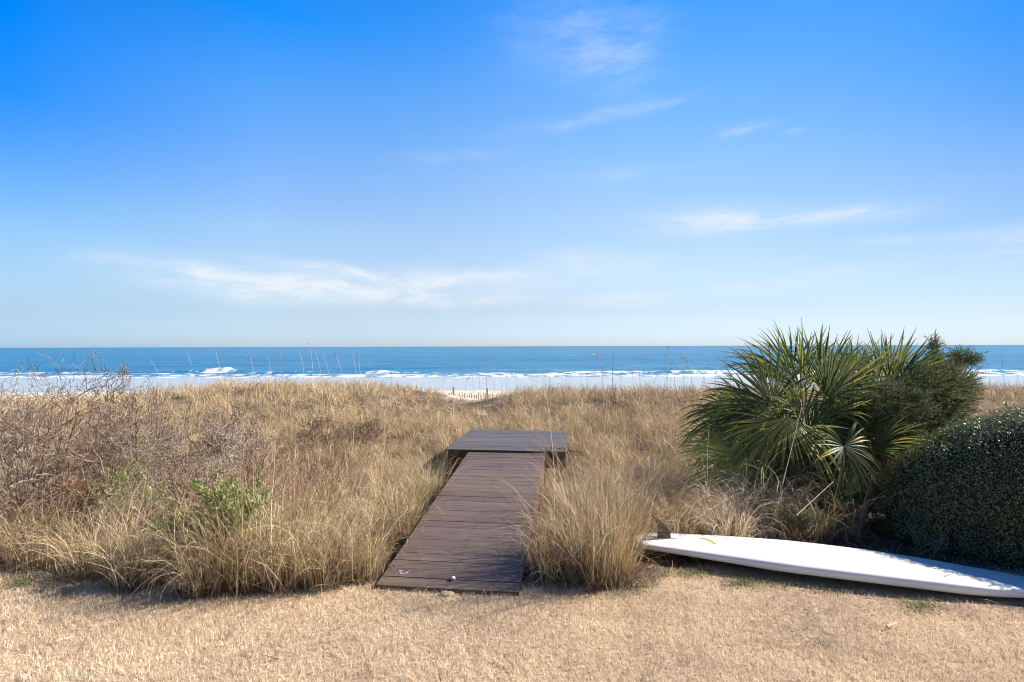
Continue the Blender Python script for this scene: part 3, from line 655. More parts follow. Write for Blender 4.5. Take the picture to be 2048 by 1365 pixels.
# ------------------------------------------------------------------ tall seed stalks (sea oats)
rng = np.random.default_rng(51)
def stalk(px, dpt, ytop, lean, head, label, group=None, thick=.003, tint=(.36, .27, .17), ybase=None):
    """a seed stalk standing at depth dpt whose top reaches image height ytop"""
    x0, y0 = gxy(px, dpt); z0 = float(terr(x0, y0)); top = wpt(px, ytop, dpt); H = max(top[2] - z0, .3)
    K = 9; t = np.linspace(0, 1, K); lx = lean * H
    P = np.stack([lx * t ** 1.8 + .012 * np.sin(t * 7 + px), rng.normal(0, .03) * t + 0 * t, H * t], 1)[None]
    mb = MB(); tubes(mb, P, (thick * np.linspace(1, .45, K))[None], 4, tint)
    # a couple of narrow leaves low down
    nl = 3; blades(mb, rng, np.stack([P[0, 1 + k % 2] for k in range(nl)]), rng.uniform(.25, .5, nl), thick * 2.2, rng.uniform(0, 6.28, nl), .3, rng.uniform(.6, 1.6, nl), 6, tint=tint)
    root = mb.build('seed_stalk', M_TWIG); root.location = (x0, y0, z0)
    tag(root, label, 'seed stalk', group)
    if head > 0:
        mh = MB(); n = int(26 * head) + 8
        tt = rng.uniform(0, 1, n); hl = .30 * head; sg = math.copysign(1, lean if lean else 1)
        end = P[0, -1]; ang = tt * 1.0
        cp = end + np.stack([sg * hl * tt * .45, rng.normal(0, .02, n), hl * (tt * 1.0 - tt ** 2 * .55)], 1) - np.array([0, 0, .03]) + rng.normal(0, .012, (n, 3))
        D = np.stack([sg * rng.uniform(.2, .8, n), rng.normal(0, .5, n), -rng.uniform(.1, 1, n)], 1)
        s2 = .5 + thick * 120
        leaves(mh, rng, cp, D, rng.uniform(.018, .035, n) * s2 / .9, rng.uniform(.008, .014, n) * s2 / .9, np.array([.50, .41, .27]) * rng.uniform(.7, 1.15, (n, 1)), .1)
        mh.build('seed_head', M_GRASS, root)
    return root
stalk(1208, 14.5, 722, -.05, 1.6, 'tall stalk with a full drooping cream seed head against the sea, right of centre', thick=.009)
stalk(1386, 14.0, 726, -.08, 1.3, 'stalk with a small nodding seed head just left of the palmetto', thick=.008)
stalk(1226, 15, 702, .0, 0, 'dark straight bare stalk beside the full seed head', thick=.012, tint=(.2, .15, .1))
stalk(1110, 4.9, 752, -.05, 0, 'very tall pale stem rising in front of the platform right corner', thick=.004, tint=(.6, .47, .32))
stalk(1200, 4.6, 770, .04, 0, 'tall thin stem rising from the tallest grass clump', thick=.003, tint=(.55, .43, .29))
stalk(1232, 4.7, 815, .06, 0, 'slanting thin stem on the right of the tallest grass clump', thick=.003, tint=(.5, .4, .27))
stalk(1210, 5.1, 850, -.12, .6, 'fluffy topped tan stem leaning left over the tallest clump', thick=.003, tint=(.55, .43, .29))
stalk(1414, 5.8, 855, .0, 0, 'slim upright pale stem before the low palm frond', thick=.003, tint=(.6, .5, .36))
stalk(565, 16, 702, -.03, .5, 'leaning stalk on the dune crest tallest of its left group', thick=.007)
xs = [(330, 722, -.35), (400, 708, -.2), (452, 700, -.18), (518, 715, -.12), (545, 712, -.1), (612, 700, -.14), (630, 690, -.12), (648, 700, -.2), (668, 706, -.22), (690, 710, -.2), (716, 700, -.12), (722, 708, -.05), (782, 735, 0), (960, 740, -.02), (975, 715, -.04), (988, 742, .02), (1003, 735, -.03), (1012, 745, .03), (1034, 738, -.02), (1062, 748, .04), (1086, 742, 0), (1101, 735, -.03), (1135, 718, -.1), (1160, 748, .04), (1178, 705, -.15), (1245, 728, -.06), (1262, 740, .05), (1282, 708, -.04), (1300, 745, .35), (1318, 725, .25), (1335, 712, -.02), (1342, 695, -.04), (1370, 710, -.05), (1352, 738, -.1), (1400, 742, .1), (1412, 735, -.06), (1430, 745, .0), (860, 765, -.02), (885, 760, .03), (905, 765, 0), (930, 757, .02), (946, 750, -.02), (1985, 735, -.08), (2010, 700, -.05), (1968, 748, -.12), (2030, 745, .05)]
for k, (px, yt, ln) in enumerate(xs):
    side = 'left' if px < 760 else ('gap' if px < 950 else ('middle' if px < 1470 else 'right'))
    lab = {'left': 'thin leaning stalk on the dune crest against the sea, left of the ramp', 'gap': 'thin stalk rising in the low gap of the dune where the beach shows',
           'middle': 'thin dark stalk on the dune crest against the surf, between platform and palmetto', 'right': 'thin stalk against the surf right of the juniper'}[side]
    stalk(px, rng.uniform(13, 17) if px < 1900 else 12.5, yt, ln, (.5 if rng.random() < .3 else 0), lab, 'thin seed stalks, ' + side + ' stretch of the crest', thick=rng.uniform(.0045, .0075), tint=(.30, .24, .17) if px > 760 else (.55, .48, .38))

# ------------------------------------------------------------------ bare shrubs (left)
rng = np.random.default_rng(61)
TWC = {'grey': np.array([.31, .245, .19]), 'brown': np.array([.22, .155, .11]), 'red': np.array([.26, .15, .10]), 'pale': np.array([.36, .30, .245])}
def bare_shrub(px, d, H, n0, tone, label, spread=.55, levels=5, kids=(4, 4, 3, 3), r0=.020, crook=.2):
    x0, y0 = gxy(px, d); z0 = float(terr(x0, y0))
    root = empty('bare_shrub', (x0, y0, z0), label, 'bare shrub', 'leafless shrubs on the left dune')
    lv = branching(rng, (0, 0, -.02), n0, H * .60, r0, spread, levels, kids, .62, .12, .38, 5, crook)
    c = TWC[tone]; sc_ = H / np.percentile(np.concatenate([P[..., 2].ravel() for P, _ in lv]), 98.5)
    lv = [(P * [sc_ * .92, sc_ * .92, sc_], Rr) for P, Rr in lv]
    mb = MB()
    for (P, Rr) in lv[:2]: tubes(mb, P, np.maximum(Rr, .004), 5, c * rng.uniform(.55, 1.5, (len(P), 1)))
    mb.build('stem', M_TWIG, root)
    mb = MB()
    for (P, Rr) in lv[2:]: tubes(mb, P, np.maximum(Rr, .0016 + .00015 * d), 3, c * rng.uniform(.6, 1.5, (len(P), 1)))
    mb.build('twig', M_TWIG, root)
    return root
for a in [(40, 6.0, 1.85, 8, 'grey', 'tangled grey shrub at the far left edge with twigs above the sea line'),
          (115, 6.6, 1.85, 8, 'brown', 'brown leafless shrub second from the left edge, reaching the horizon'),
          (190, 6.2, 1.5, 8, 'brown', 'wide reddish brown leafless shrub right of the tall left ones'),
          (-20, 7.6, 1.7, 6, 'grey', 'grey shrub cut off by the left edge behind the others'),
          (262, 6.9, 1.3, 7, 'grey', 'rounded grey leafless shrub in front of the pale grass mound'),
          (345, 8.0, 1.15, 7, 'grey', 'fine twigged grey shrub below the dune crest at left'),
          (400, 6.9, 1.05, 6, 'pale', 'small shrub with pale forked limbs and upright twigs above the leafy shrub'),
          (300, 7.4, 1.35, 7, 'grey', 'grey brown shrub standing behind the rounded grey one'),
          (445, 8.4, 1.15, 7, 'grey', 'grey shrub between the pale forked shrub and the dune crest'),
          (215, 7.8, 1.6, 7, 'brown', 'tall thin brown shrub whose twigs reach the surf line at left'),
          (370, 6.2, .8, 6, 'brown', 'low brown twiggy shrub just behind the leafy green shrub'),
          (505, 7.4, .9, 6, 'grey', 'greyish twiggy shrub behind the rust brown weeds'),
          (60, 5.4, .85, 7, 'brown', 'low dense brown shrub above the left lawn border'),
          (150, 5.6, .8, 7, 'red', 'low reddish shrub behind the golden grass clump'),
          (460, 9.5, .9, 7, 'grey', 'distant greyish shrub in the hollow of the dune'),
          (250, 5.7, .70, 6, 'grey', 'low tangle of grey twigs behind the small green shrub')]:
    bare_shrub(*a)
bare_shrub(640, 10.3, .75, 7, 'brown', 'dark brown twiggy shrub in the hollow left of the platform')
bare_shrub(745, 10.4, .65, 7, 'brown', 'dark twiggy shrub in the shade halfway to the platform')
# thick crooked dead limbs in front of them
def dead_limb(pts, r, label):
    P = np.array([wpt(*p) for p in pts]); o_ = P[0].copy()
    mb = MB(); Q = (P - o_)[None]
    t = np.linspace(0, len(P) - 1, 14); Q = np.stack([np.interp(t, np.arange(len(P)), Q[0, :, k]) for k in range(3)], 1)[None] + rng.normal(0, .008, (1, 14, 3))
    tubes(mb, Q, (r * .8 * np.linspace(1, .3, 14))[None], 6, TWC['pale'] * .75)
    for k in range(4, 13, 2):
        l2 = branching(rng, Q[0, k], 2, .22, r * .35, .9, 3, (3, 3), .6, .1, .4, 4)
        for (P2, R2) in l2: tubes(mb, P2, np.maximum(R2, .0018), 3, TWC['pale'] * .75)
    o = mb.build('dead_limb', M_TWIG); o.location = o_; tag(o, label, 'dead limb', 'pale dead limbs among the shrubs')
dead_limb([(305, 975, 6.0), (280, 935, 6.1), (262, 905, 6.2), (215, 885, 6.1)], .017, 'pale crooked dead limb leaning left below the rounded grey shrub')
dead_limb([(368, 930, 6.4), (366, 905, 6.4), (330, 892, 6.4), (295, 875, 6.5)], .014, 'forked dead limb below the small pale shrub')
dead_limb([(55, 950, 5.5), (50, 880, 5.6), (45, 835, 5.7)], .013, 'upright pale dead limb near the left edge')

# ------------------------------------------------------------------ dried red-brown weeds
rng = np.random.default_rng(62)
for (px, d, H, lab) in [(540, 5.9, .85, 'rust brown dry weed with upright stems right of the leafy shrub'), (600, 6.2, .85, 'rust brown dry weed, second of the upright row left of the ramp'),
                        (655, 6.4, .75, 'leaning rust brown dry weed nearest the ramp'), (500, 6.6, .85, 'rust brown dry weed behind the leafy shrub'), (610, 5.4, .72, 'dark slanting dry weed stems over the pale grass left of the ramp')]:
    x0, y0 = gxy(px, d); root = empty('dry_weed', (x0, y0, float(terr(x0, y0))), lab, 'dry weed', 'rust brown dry weeds left of the ramp')
    lv = branching(rng, (0, 0, 0), 12, H * .95, .0032, .32, 3, (9, 5), .30, .12, .42, 5, .09)
    mb = MB(); tubes(mb, lv[0][0], np.maximum(lv[0][1], .002), 4, np.array([.24, .145, .10])); mb.build('stem', M_TWIG, root)
    mb = MB()
    for P, Rr in lv[1:]: tubes(mb, P, np.maximum(Rr, .0014), 3, np.array([.40, .26, .17]) * rng.uniform(.7, 1.3, (len(P), 1)))
    n = 500; src = lv[2][0].reshape(-1, 3); s3 = src[rng.integers(0, len(src), n)]
    leaves(mb, rng, s3, rng.normal(size=(n, 3)) + [0, 0, .5], .014, .007, np.array([.42, .27, .17]) * rng.uniform(.6, 1.3, (n, 1)))
    mb.build('twig', M_TWIG, root)

# ------------------------------------------------------------------ leafy green shrubs
rng = np.random.default_rng(63)
def leafy_shrub(px, d, H, n0, nl, L, W, cols, label, name='leafy_shrub', spread=.42, lift=0.0, group=None, zlow=.35, r0=.009):
    x0, y0 = gxy(px, d); root = empty(name, (x0, y0, float(terr(x0, y0))), label, 'shrub', group)
    lv = branching(rng, (0, 0, 0), n0, H * .68, r0, spread, 4, (5, 4, 3), .5, .22, .36, 5, .12)
    mb = MB()
    for P, Rr in lv: tubes(mb, P, np.maximum(Rr, .0016), 4, np.array([.20, .15, .10]))
    mb.build('stem', M_TWIG, root)
    src = np.concatenate([lv[2][0][:, 1:].reshape(-1, 3), lv[3][0].reshape(-1, 3), lv[3][0].reshape(-1, 3)]); src = src[src[:, 2] > H * zlow]
    s3 = src[rng.integers(0, len(src), nl)] + rng.normal(0, .012, (nl, 3))
    D = rng.normal(size=(nl, 3)) * .8 + [0, 0, .7]
    mb = MB(); cc = np.array(cols)[rng.integers(0, len(cols), nl)] * rng.uniform(.75, 1.25, (nl, 1))
    leaves(mb, rng, s3, D, L * rng.uniform(.6, 1.3, nl), W * rng.uniform(.7, 1.2, nl), cc, .2)
    mb.build('foliage', M_LEAF, root); return root
GR = [(.24, .29, .07), (.31, .36, .12), (.18, .23, .06), (.40, .40, .15), (.27, .30, .14)]
leafy_shrub(452, 4.62, .80, 13, 5200, .046, .017, GR, 'bright green leafy shrub standing above the grass clumps left of centre', zlow=.46, spread=.50)
leafy_shrub(272, 5.35, .88, 6, 900, .034, .013, GR, 'small green leafy shrub to the left of the larger one', zlow=.5)
leafy_shrub(205, 6.0, .80, 4, 320, .03, .012, [(.16, .23, .07), (.28, .27, .10)], 'sparse sprig of green leaves among the brown shrubs at left')
leafy_shrub(1600, 5.45, .50, 9, 1500, .024, .010, [(.17, .20, .07), (.24, .25, .11), (.14, .17, .09)], 'grey green leafy weed behind the board in front of the palmetto', zlow=.2)
leafy_shrub(1530, 5.6, .46, 8, 1100, .024, .010, [(.26, .25, .08), (.20, .21, .08), (.34, .28, .12)], 'yellowish green weed among the looping grass behind the board', zlow=.2)
leafy_shrub(1725, 5.35, .42, 5, 360, .022, .009, [(.13, .17, .10), (.18, .21, .12)], 'thin grey green weed in the shade left of the hedge', zlow=.2)
leafy_shrub(1150, 4.42, .30, 4, 260, .024, .009, [(.11, .15, .06)], 'tiny dark green seedling at the foot of the tallest grass clump', zlow=.1)
# low green weeds hugging the near side of the board
N = 2600; c_ = np.array([(1370, 4.62), (1385, 4.6), (1480, 4.48), (1500, 4.44), (1560, 4.40), (1830, 4.06), (1840, 4.0), (1270, 4.40), (1480, 4.40), (1650, 4.3), (60, 4.5), (30, 4.45)])
ii = rng.integers(0, len(c_), N); px_ = c_[ii, 0] + rng.normal(0, 22, N); d_ = c_[ii, 1] + rng.normal(0, .045, N); x = (px_ - 1024) / FPX * d_
mb = MB(); leaves(mb, rng, np.stack([x, d_, terr(x, d_) + rng.uniform(.004, .03, N)], 1), rng.normal(size=(N, 3)) * [1, 1, .4], rng.uniform(.01, .024, N), .008, np.array([.17, .21, .06]) * rng.uniform(.6, 1.3, (N, 1)))
tag(mb.build('ground_cover', M_LEAF), 'low green weeds creeping in the lawn beside the board', 'ground cover', kind='stuff')

# ------------------------------------------------------------------ palmettos
rng = np.random.default_rng(64)
PALMC = np.array([[.13, .165, .045], [.17, .20, .055], [.10, .13, .058], [.22, .24, .065]])
def frond(root, hub, dr, nrm, L, spread=200, n=34, droop=.25, yellow=0.0, stalk_from=None, tipfray=True, bright=1.0):
    """one fan leaf: folded leaflets fused near the hub, with its stalk as a sub-part"""
    o = np.array(root.location); hub = np.asarray(hub, float) - o
    dr = np.asarray(dr, float); dr /= np.linalg.norm(dr); nrm = np.asarray(nrm, float); nrm -= dr * nrm.dot(dr); nrm /= np.linalg.norm(nrm); sd = np.cross(nrm, dr)
    K = 10; mb = MB(); base_c = PALMC[rng.integers(0, 4)] * rng.uniform(.85, 1.25) * bright
    al = np.linspace(-spread / 2, spread / 2, n) + rng.normal(0, 1.8, n); dal = R(spread / n)
    for a in al:
        ar = R(a); d = dr * math.cos(ar) + sd * math.sin(ar)
        l = L * (.80 + .20 * math.cos(ar * .9)) * rng.uniform(.9, 1.08)
        t = np.linspace(0, 1, K); r = l * t
        drp = droop * rng.uniform(.5, 1.9)
        P = hub + d * r[:, None] + nrm * (.10 * l * np.sin(t * 2.2))[:, None]
        P[:, 2] -= drp * l * t ** 2.6
        if rng.random() < .35: P[:, 2] -= .28 * l * np.clip(t - .62, 0, 1) ** 1.3
        P += (np.cross(d, nrm) * rng.normal(0, .05) * l * (t ** 2)[:, None])
        wd_ = np.minimum(2 * r * math.tan(dal / 2) * 1.0, .040) * np.clip((1 - t) / .75, .05, 1) ** .8; wd_[0] = .002
        cr = np.cross(d, nrm); cr /= np.linalg.norm(cr)
        fold = np.clip(wd_ * .38, 0, .012)
        Vm = np.stack([P - cr * wd_[:, None] / 2 + nrm * fold[:, None], P, P + cr * wd_[:, None] / 2 + nrm * fold[:, None]], 1)
        Q = [[k * 3 + j, k * 3 + j + 1, k * 3 + 3 + j + 1, k * 3 + 3 + j] for k in range(K - 1) for j in (0, 1)]
        c = base_c * rng.uniform(.85, 1.2); c2 = np.array([.42, .33, .07]) if rng.random() < yellow else c
        tipc = np.array([.30, .22, .12])
        f1 = (np.clip((t - .2) / .5, 0, 1))[:, None]; f2 = (np.clip((t - .86) / .14, 0, 1) * .8)[:, None]
        C = c * (1 - f1) + c2 * f1; C = C * (1 - f2) + tipc * f2
        mb.add(Vm, Q, C=np.repeat(C, 3, 0))
    fr = mb.build('frond', M_PALM, root)
    if stalk_from is None: stalk_from = np.array([0, 0, .15])
    t = np.linspace(0, 1, 8)[:, None]; s0 = np.asarray(stalk_from, float); mid = (s0 + hub) / 2 + np.array([0, 0, .12])
    P = (1 - t) ** 2 * s0 + 2 * t * (1 - t) * mid + t ** 2 * hub
    mb = MB(); tubes(mb, P[None], np.linspace(.011, .006, 8)[None], 5, base_c * 1.1); mb.build('stalk', M_PALM, fr)
    return fr
def dead_fronds(root, px, py, d, k):
    global PALMC
    keep = PALMC; PALMC = np.array([[.36, .25, .15]] * 4)
    for _ in range(k):
        f = pf(root, px + rng.uniform(-50, 50), py + rng.uniform(-15, 15), d + rng.uniform(-.2, .3), rng.uniform(235, 305), rng.uniform(90, 125), rng.uniform(40, 90), .3, 0, rng.uniform(0, .3), 1.0, 16)
        f['label'] = 'dead brown frond hanging against the trunk'
    PALMC = keep
def palm_trunk(root, H, r, tilt=(0, 0)):
    mb = MB(); t = np.linspace(0, 1, 9)
    P = np.stack([tilt[0] * t, tilt[1] * t, H * t - .05], 1)[None]; tubes(mb, P, (r * (1 + .15 * np.sin(t * 20)))[None], 10)
    # old leaf boots
    for k in range(34):
        a = k * 2.4; z = H * (k + 1) / 35; b = np.array([tilt[0] * z / H + math.cos(a) * r * .8, tilt[1] * z / H + math.sin(a) * r * .8, z])
        P = np.stack([b, b + [math.cos(a) * .06, math.sin(a) * .06, .09], b + [math.cos(a) * .10, math.sin(a) * .10, .20]])[None]; tubes(mb, P, np.array([[.022, .016, .008]]), 4)
    mb.build('trunk', M_BARK, root)
def palm_at(px, d, label):
    x0, y0 = gxy(px, d); return empty('palmetto', (x0, y0, float(terr(x0, y0))), label, 'palmetto', 'palmettos beside the hedge')
VC = np.array([0, 0, EYE])
def pf(root, px, py, d, ang, Lpx, spread, droop=.25, yellow=0, tow=.35, face=1.0, n=26, sf=None, bright=1.0):
    """frond whose hub is seen at px,py at depth d; ang = pointing direction as seen from the lawn (0 right, 90 up)"""
    hub = wpt(px, py, d); L = Lpx / FPX * d; view = VC - hub; view /= np.linalg.norm(view)
    right = np.cross(-view, [0, 0, 1]); right /= np.linalg.norm(right)
    dr = right * math.cos(R(ang)) + np.array([0, 0, 1]) * math.sin(R(ang)) + view * tow
    nrm = view * face * rng.uniform(.2, .9) + np.array([0, 0, .4]) + rng.normal(0, .45, 3)
    return frond(root, hub, dr, nrm, L, spread, n, droop, yellow, sf, bright=bright)
pa = palm_at(1600, 6.9, 'large dark green palmetto with fan fronds spreading left toward the dune')
palm_trunk(pa, .55, .10, (-.05, 0))
for a in [(1545, 810, 6.6, 128, 165, 150, .18, 0, .1), (1600, 780, 6.9, 100, 150, 120, .10, .05, -.1), (1642, 775, 6.9, 88, 135, 110, .08, .1, 0), (1560, 850, 6.4, 175, 170, 140, .35, 0, .2),
          (1530, 870, 6.6, 200, 150, 130, .35, 0, .1), (1575, 835, 6.2, 265, 95, 150, .1, .15, .5), (1500, 935, 6.3, 158, 165, 110, .15, 0, .1), (1610, 860, 6.3, 300, 110, 160, .3, 0, .4),
          (1520, 905, 6.5, 235, 120, 130, .2, 0, .2), (1580, 760, 7.3, 115, 130, 130, .1, 0, -.2), (1660, 830, 6.6, 70, 120, 130, .2, .1, .1), (1550, 760, 7.4, 140, 130, 120, .2, 0, -.3), (1510, 830, 6.9, 165, 130, 120, .3, 0, 0),
          (1600, 900, 6.6, 250, 120, 170, .2, .05, .2), (1560, 920, 6.9, 215, 130, 170, .2, .0, .1)]:
    pf(pa, *a, sf=np.array([-.05, 0, .5]), bright=1.25)
for k in range(16):
    px_, py_ = rng.uniform(1490, 1670), rng.uniform(780, 930); pf(pa, px_, py_, rng.uniform(6.5, 7.4), 90 + (1620 - px_) * .6 + (py_ - 800) * .5 * (1 if px_ < 1620 else -1) + rng.normal(0, 20), rng.uniform(105, 150), rng.uniform(80, 150), rng.uniform(.1, .4), rng.choice([0, 0, .1]), rng.uniform(-.2, .3), sf=np.array([-.05, 0, .5]))
for a in [(1605, 835, 6.5, 120, 110, 140), (1625, 850, 6.7, 60, 115, 140), (1590, 865, 6.6, 200, 110, 130), (1640, 880, 6.6, 320, 105, 130), (1650, 840, 7.0, 90, 120, 120)]:
    pf(pa, *a, .25, .05, .2, sf=np.array([-.05, 0, .5]))
pf(pa, 1480, 925, 6.2, 150, 150, 80, .12, 0, .1, 1.2, 24, sf=np.array([-.05, 0, .5]))
pf(pa, 1470, 830, 6.7, 175, 120, 100, .35, 0, .1, sf=np.array([-.05, 0, .5]))
pb = palm_at(1760, 7.5, 'upright palmetto with yellow tinged fronds standing against the sky beside the juniper')
palm_trunk(pb, .75, .10)
for a in [(1765, 785, 7.3, 84, 140, 110, .12, .12, .0), (1800, 790, 7.5, 60, 135, 90, .25, .25, .0), (1728, 820, 6.9, 140, 110, 170, .1, .05, -.5), (1740, 800, 7.6, 100, 130, 110, .08, .2, .1), (1785, 780, 7.1, 72, 135, 80, .1, .2, 0), (1705, 790, 7.1, 95, 140, 90, .1, .1, 0), (1825, 800, 7.1, 50, 115, 80, .2, .3, 0), (1700, 800, 7.4, 110, 135, 90, .1, .1, 0),
          (1815, 770, 7.9, 25, 120, 60, .35, .2, .1), (1735, 850, 7.2, 250, 110, 60, .1, 0, .3), (1770, 860, 7.4, 20, 90, 120, .2, .4, 0), (1760, 830, 7.8, 150, 110, 140, .2, .3, -.2), (1700, 870, 7.4, 200, 100, 150, .2, .1, 0)]:
    pf(pb, *a, sf=np.array([0, 0, .7]))
for k in range(6):
    pf(pb, rng.uniform(1690, 1790), rng.uniform(800, 880), rng.uniform(7.2, 7.8), rng.uniform(30, 170), rng.uniform(90, 130), rng.uniform(80, 150), .2, .15, rng.uniform(-.3, .2), sf=np.array([0, 0, .7]))
dead_fronds(pa, 1600, 900, 6.6, 6); dead_fronds(pb, 1740, 890, 7.0, 4)
pc = palm_at(1712, 6.2, 'low palmetto in front with one wide fan frond opening toward the lawn')
palm_trunk(pc, .35, .08)
for a in [(1685, 893, 5.8, 285, 114, 290, .18, .25, .15, 1.3, 28, None, .72), (1775, 880, 6.6, 340, 85, 120, .25, .35, .3), (1745, 900, 6.3, 30, 110, 100, .15, .1, .3), (1650, 940, 6.4, 210, 110, 140, .25, 0, .2), (1730, 955, 6.3, 260, 100, 150, .2, 0, .2)]:
    pf(pc, *a[:11], sf=np.array([0, 0, .3]), bright=(a[12] if len(a) > 12 else 1.0))

# ------------------------------------------------------------------ junipers
rng = np.random.default_rng(65)
def juniper(px, d, boxes, n, label, tilt):
    x0, y0 = gxy(px, d); z0 = float(terr(x0, y0)); root = empty('juniper', (x0, y0, z0), label, 'juniper', 'junipers beside the palmettos')
    o = np.array([x0, y0, z0]); mb = MB(); mf = MB()
    for (bx, by, dd, rx, ry, k) in boxes:                      # each limb ends in a plume of sprays
        c = wpt(bx, by, dd) - o; rx_, ry_ = rx / FPX * dd, ry / FPX * dd
        t = np.linspace(0, 1, 8)[:, None]; s0 = np.array([0, 0, 0.]); mid = np.array([c[0] * .35, c[1] * .35, c[2] * .62])
        P = (1 - t) ** 2 * s0 + 2 * t * (1 - t) * mid + t ** 2 * c; P[1:] += rng.normal(0, .02, (7, 3))
        tubes(mb, P[None], np.linspace(.022, .005, 8)[None], 6, np.array([.15, .10, .075]))
        m = int(n * k); u = rng.normal(size=(m, 3)); u /= np.linalg.norm(u, axis=1, keepdims=True); rr = rng.uniform(.25, 1, (m, 1)) ** .6
        cen = c + u * rr * np.array([rx_, rx_ * .8, ry_]) + rng.normal(0, .03, (m, 3))
        out = u * .9 + np.array([tilt, 0, .45]) + rng.normal(0, .3, (m, 3)); out /= np.linalg.norm(out, axis=1, keepdims=True)
        # twig of each spray
        tw = np.stack([cen - out * .09, cen + out * .03, cen + out * .09], 1); tubes(mf, tw, np.full((m, 3), .0022), 3, np.array([.10, .08, .04]))
        per = 26; idx = np.repeat(np.arange(m), per); f = rng.uniform(-.09, .10, (len(idx), 1))
        D = out[idx] * .8 + rng.normal(0, .55, (len(idx), 3))
        cc = np.array([.19, .23, .09]) * rng.uniform(.55, 1.5, (m, 1)); ye = rng.random(m) < .18; cc[ye] = np.array([.20, .20, .08])
        leaves(mf, rng, cen[idx] + out[idx] * f, D, rng.uniform(.02, .042, len(idx)), .0055, cc[idx] * rng.uniform(.8, 1.2, (len(idx), 1)))
    mb.build('trunk', M_TWIG, root); mf.build('foliage', M_JUNIPER, root)
juniper(1810, 6.7, [(1850, 775, 6.7, 62, 40, 1.3), (1795, 805, 6.5, 62, 40, 1.3), (1900, 760, 6.9, 42, 30, .8), (1925, 722, 7.2, 28, 12, .35), (1868, 705, 7.0, 7, 26, .2), (1872, 738, 7.0, 20, 16, .3), (1745, 830, 6.4, 45, 40, 1.0), (1890, 815, 6.8, 45, 42, 1.0),
                    (1850, 850, 6.7, 60, 36, 1.0), (1790, 865, 6.4, 50, 40, .9), (1930, 790, 7.1, 20, 24, .4), (1915, 708, 7.2, 14, 5, .07), (1835, 740, 6.9, 20, 12, .2), (1945, 715, 7.2, 8, 5, .04), (1820, 885, 6.5, 40, 26, .5), (1700, 850, 6.5, 26, 30, .3)], 420, 'feathery green juniper leaning seaward between the palmettos and the hedge', .5)
juniper(1630, 6.5, [(1625, 905, 6.3, 50, 45, 1.0), (1600, 950, 6.3, 55, 40, 1.0), (1665, 950, 6.3, 45, 45, .8), (1700, 985, 6.0, 50, 40, .8), (1640, 1000, 6.1, 60, 30, .7)], 330, 'dark low juniper growing through the palmetto fronds', .1)

# ------------------------------------------------------------------ clipped hedge
rng = np.random.default_rng(66)
hg = empty('hedge', (5.27, 5.20, 0), 'dense clipped dark green hedge with small glossy leaves at the right border', 'hedge', rz=-.52)
def hedge_pt(u, v, s=1.0):
    """rounded clipped mass; u 0..2pi around, v 0..1 from foot to crown"""
    cx, cy, rx, ry = 1.25, .05, 2.64, 1.0     # local centre and half sizes
    k = np.clip(v, 0, 1) ** .8
    ang = k * math.pi / 2
    h = 1.36 * s
    rad = np.cos(ang) ** .5
    e = .62
    cu, su = np.cos(u), np.sin(u)
    X_ = cx + rx * s * np.sign(cu) * np.abs(cu) ** e * rad
    Y_ = cy + ry * s * np.sign(su) * np.abs(su) ** e * rad
    Zh = .02 + h * np.sin(ang) ** .75
    Zh = Zh * (1 - .20 * ss(-1.2, -2.9, X_ - cx)) + .035 * wob(X_ + 9, Y_ + 4, .8, 8)
    n = 1 + .0 * u
    return np.stack([X_, Y_, Zh], -1)
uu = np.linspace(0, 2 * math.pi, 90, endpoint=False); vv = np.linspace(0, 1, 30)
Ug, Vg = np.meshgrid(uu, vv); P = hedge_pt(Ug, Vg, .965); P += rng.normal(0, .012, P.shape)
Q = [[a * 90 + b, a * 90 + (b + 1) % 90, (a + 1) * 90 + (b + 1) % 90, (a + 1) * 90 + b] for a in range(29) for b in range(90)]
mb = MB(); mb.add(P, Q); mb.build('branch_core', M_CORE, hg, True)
N = 420000; u = rng.uniform(0, 2 * math.pi, N); v = rng.uniform(0, 1, N) ** 1.15
P = hedge_pt(u, v); e = 1e-3; Pu = hedge_pt(u + e, v) - P; Pv = hedge_pt(u, np.clip(v + e, 0, 1.0)) - hedge_pt(u, np.clip(v + e, 0, 1) - e)
nr_ = np.cross(Pu, Pv); nr_ /= np.linalg.norm(nr_, axis=1, keepdims=True) + 1e-9
area = np.linalg.norm(np.cross(Pu, Pv), axis=1); w_ = area / np.quantile(area, .97); keep = (rng.random(N) < w_ * 1.2) & (P[:, 0] < 3.6 - 6 + 6) 
cx_world = P + np.array([5.42, 5.28, 0]); keep &= (P[:, 1] < .75) & (P[:, 0] < 3.2)
P, nr_ = P[keep], nr_[keep]; N = len(P)
P = P - nr_ * (rng.uniform(-.025, .06, (N, 1)) + .035 * wob(P[:, 0] * 3, P[:, 2] * 3 + P[:, 1] * 2, .5, 6)[:, None] + .02 * wob(P[:, 0] * 3, P[:, 2] * 4, .2, 13)[:, None])
D = rng.normal(0, 1, (N, 3)); D -= nr_ * (D * nr_).sum(1, keepdims=True) * .75; NR = nr_ * 1.0 + rng.normal(0, .62, (N, 3)) + [0, 0, .2]
mb = MB(); hc = np.array([[.13, .17, .055], [.17, .21, .065], [.10, .13, .045], [.24, .26, .09]])[rng.choice(4, N, p=[.33, .27, .24, .16])] * rng.uniform(.5, 1.5, (N, 1))
leaves(mb, rng, P, D, rng.uniform(.014, .026, N), rng.uniform(.008, .013, N), hc, .12, NR)
mb.build('foliage', M_HEDGE, hg)
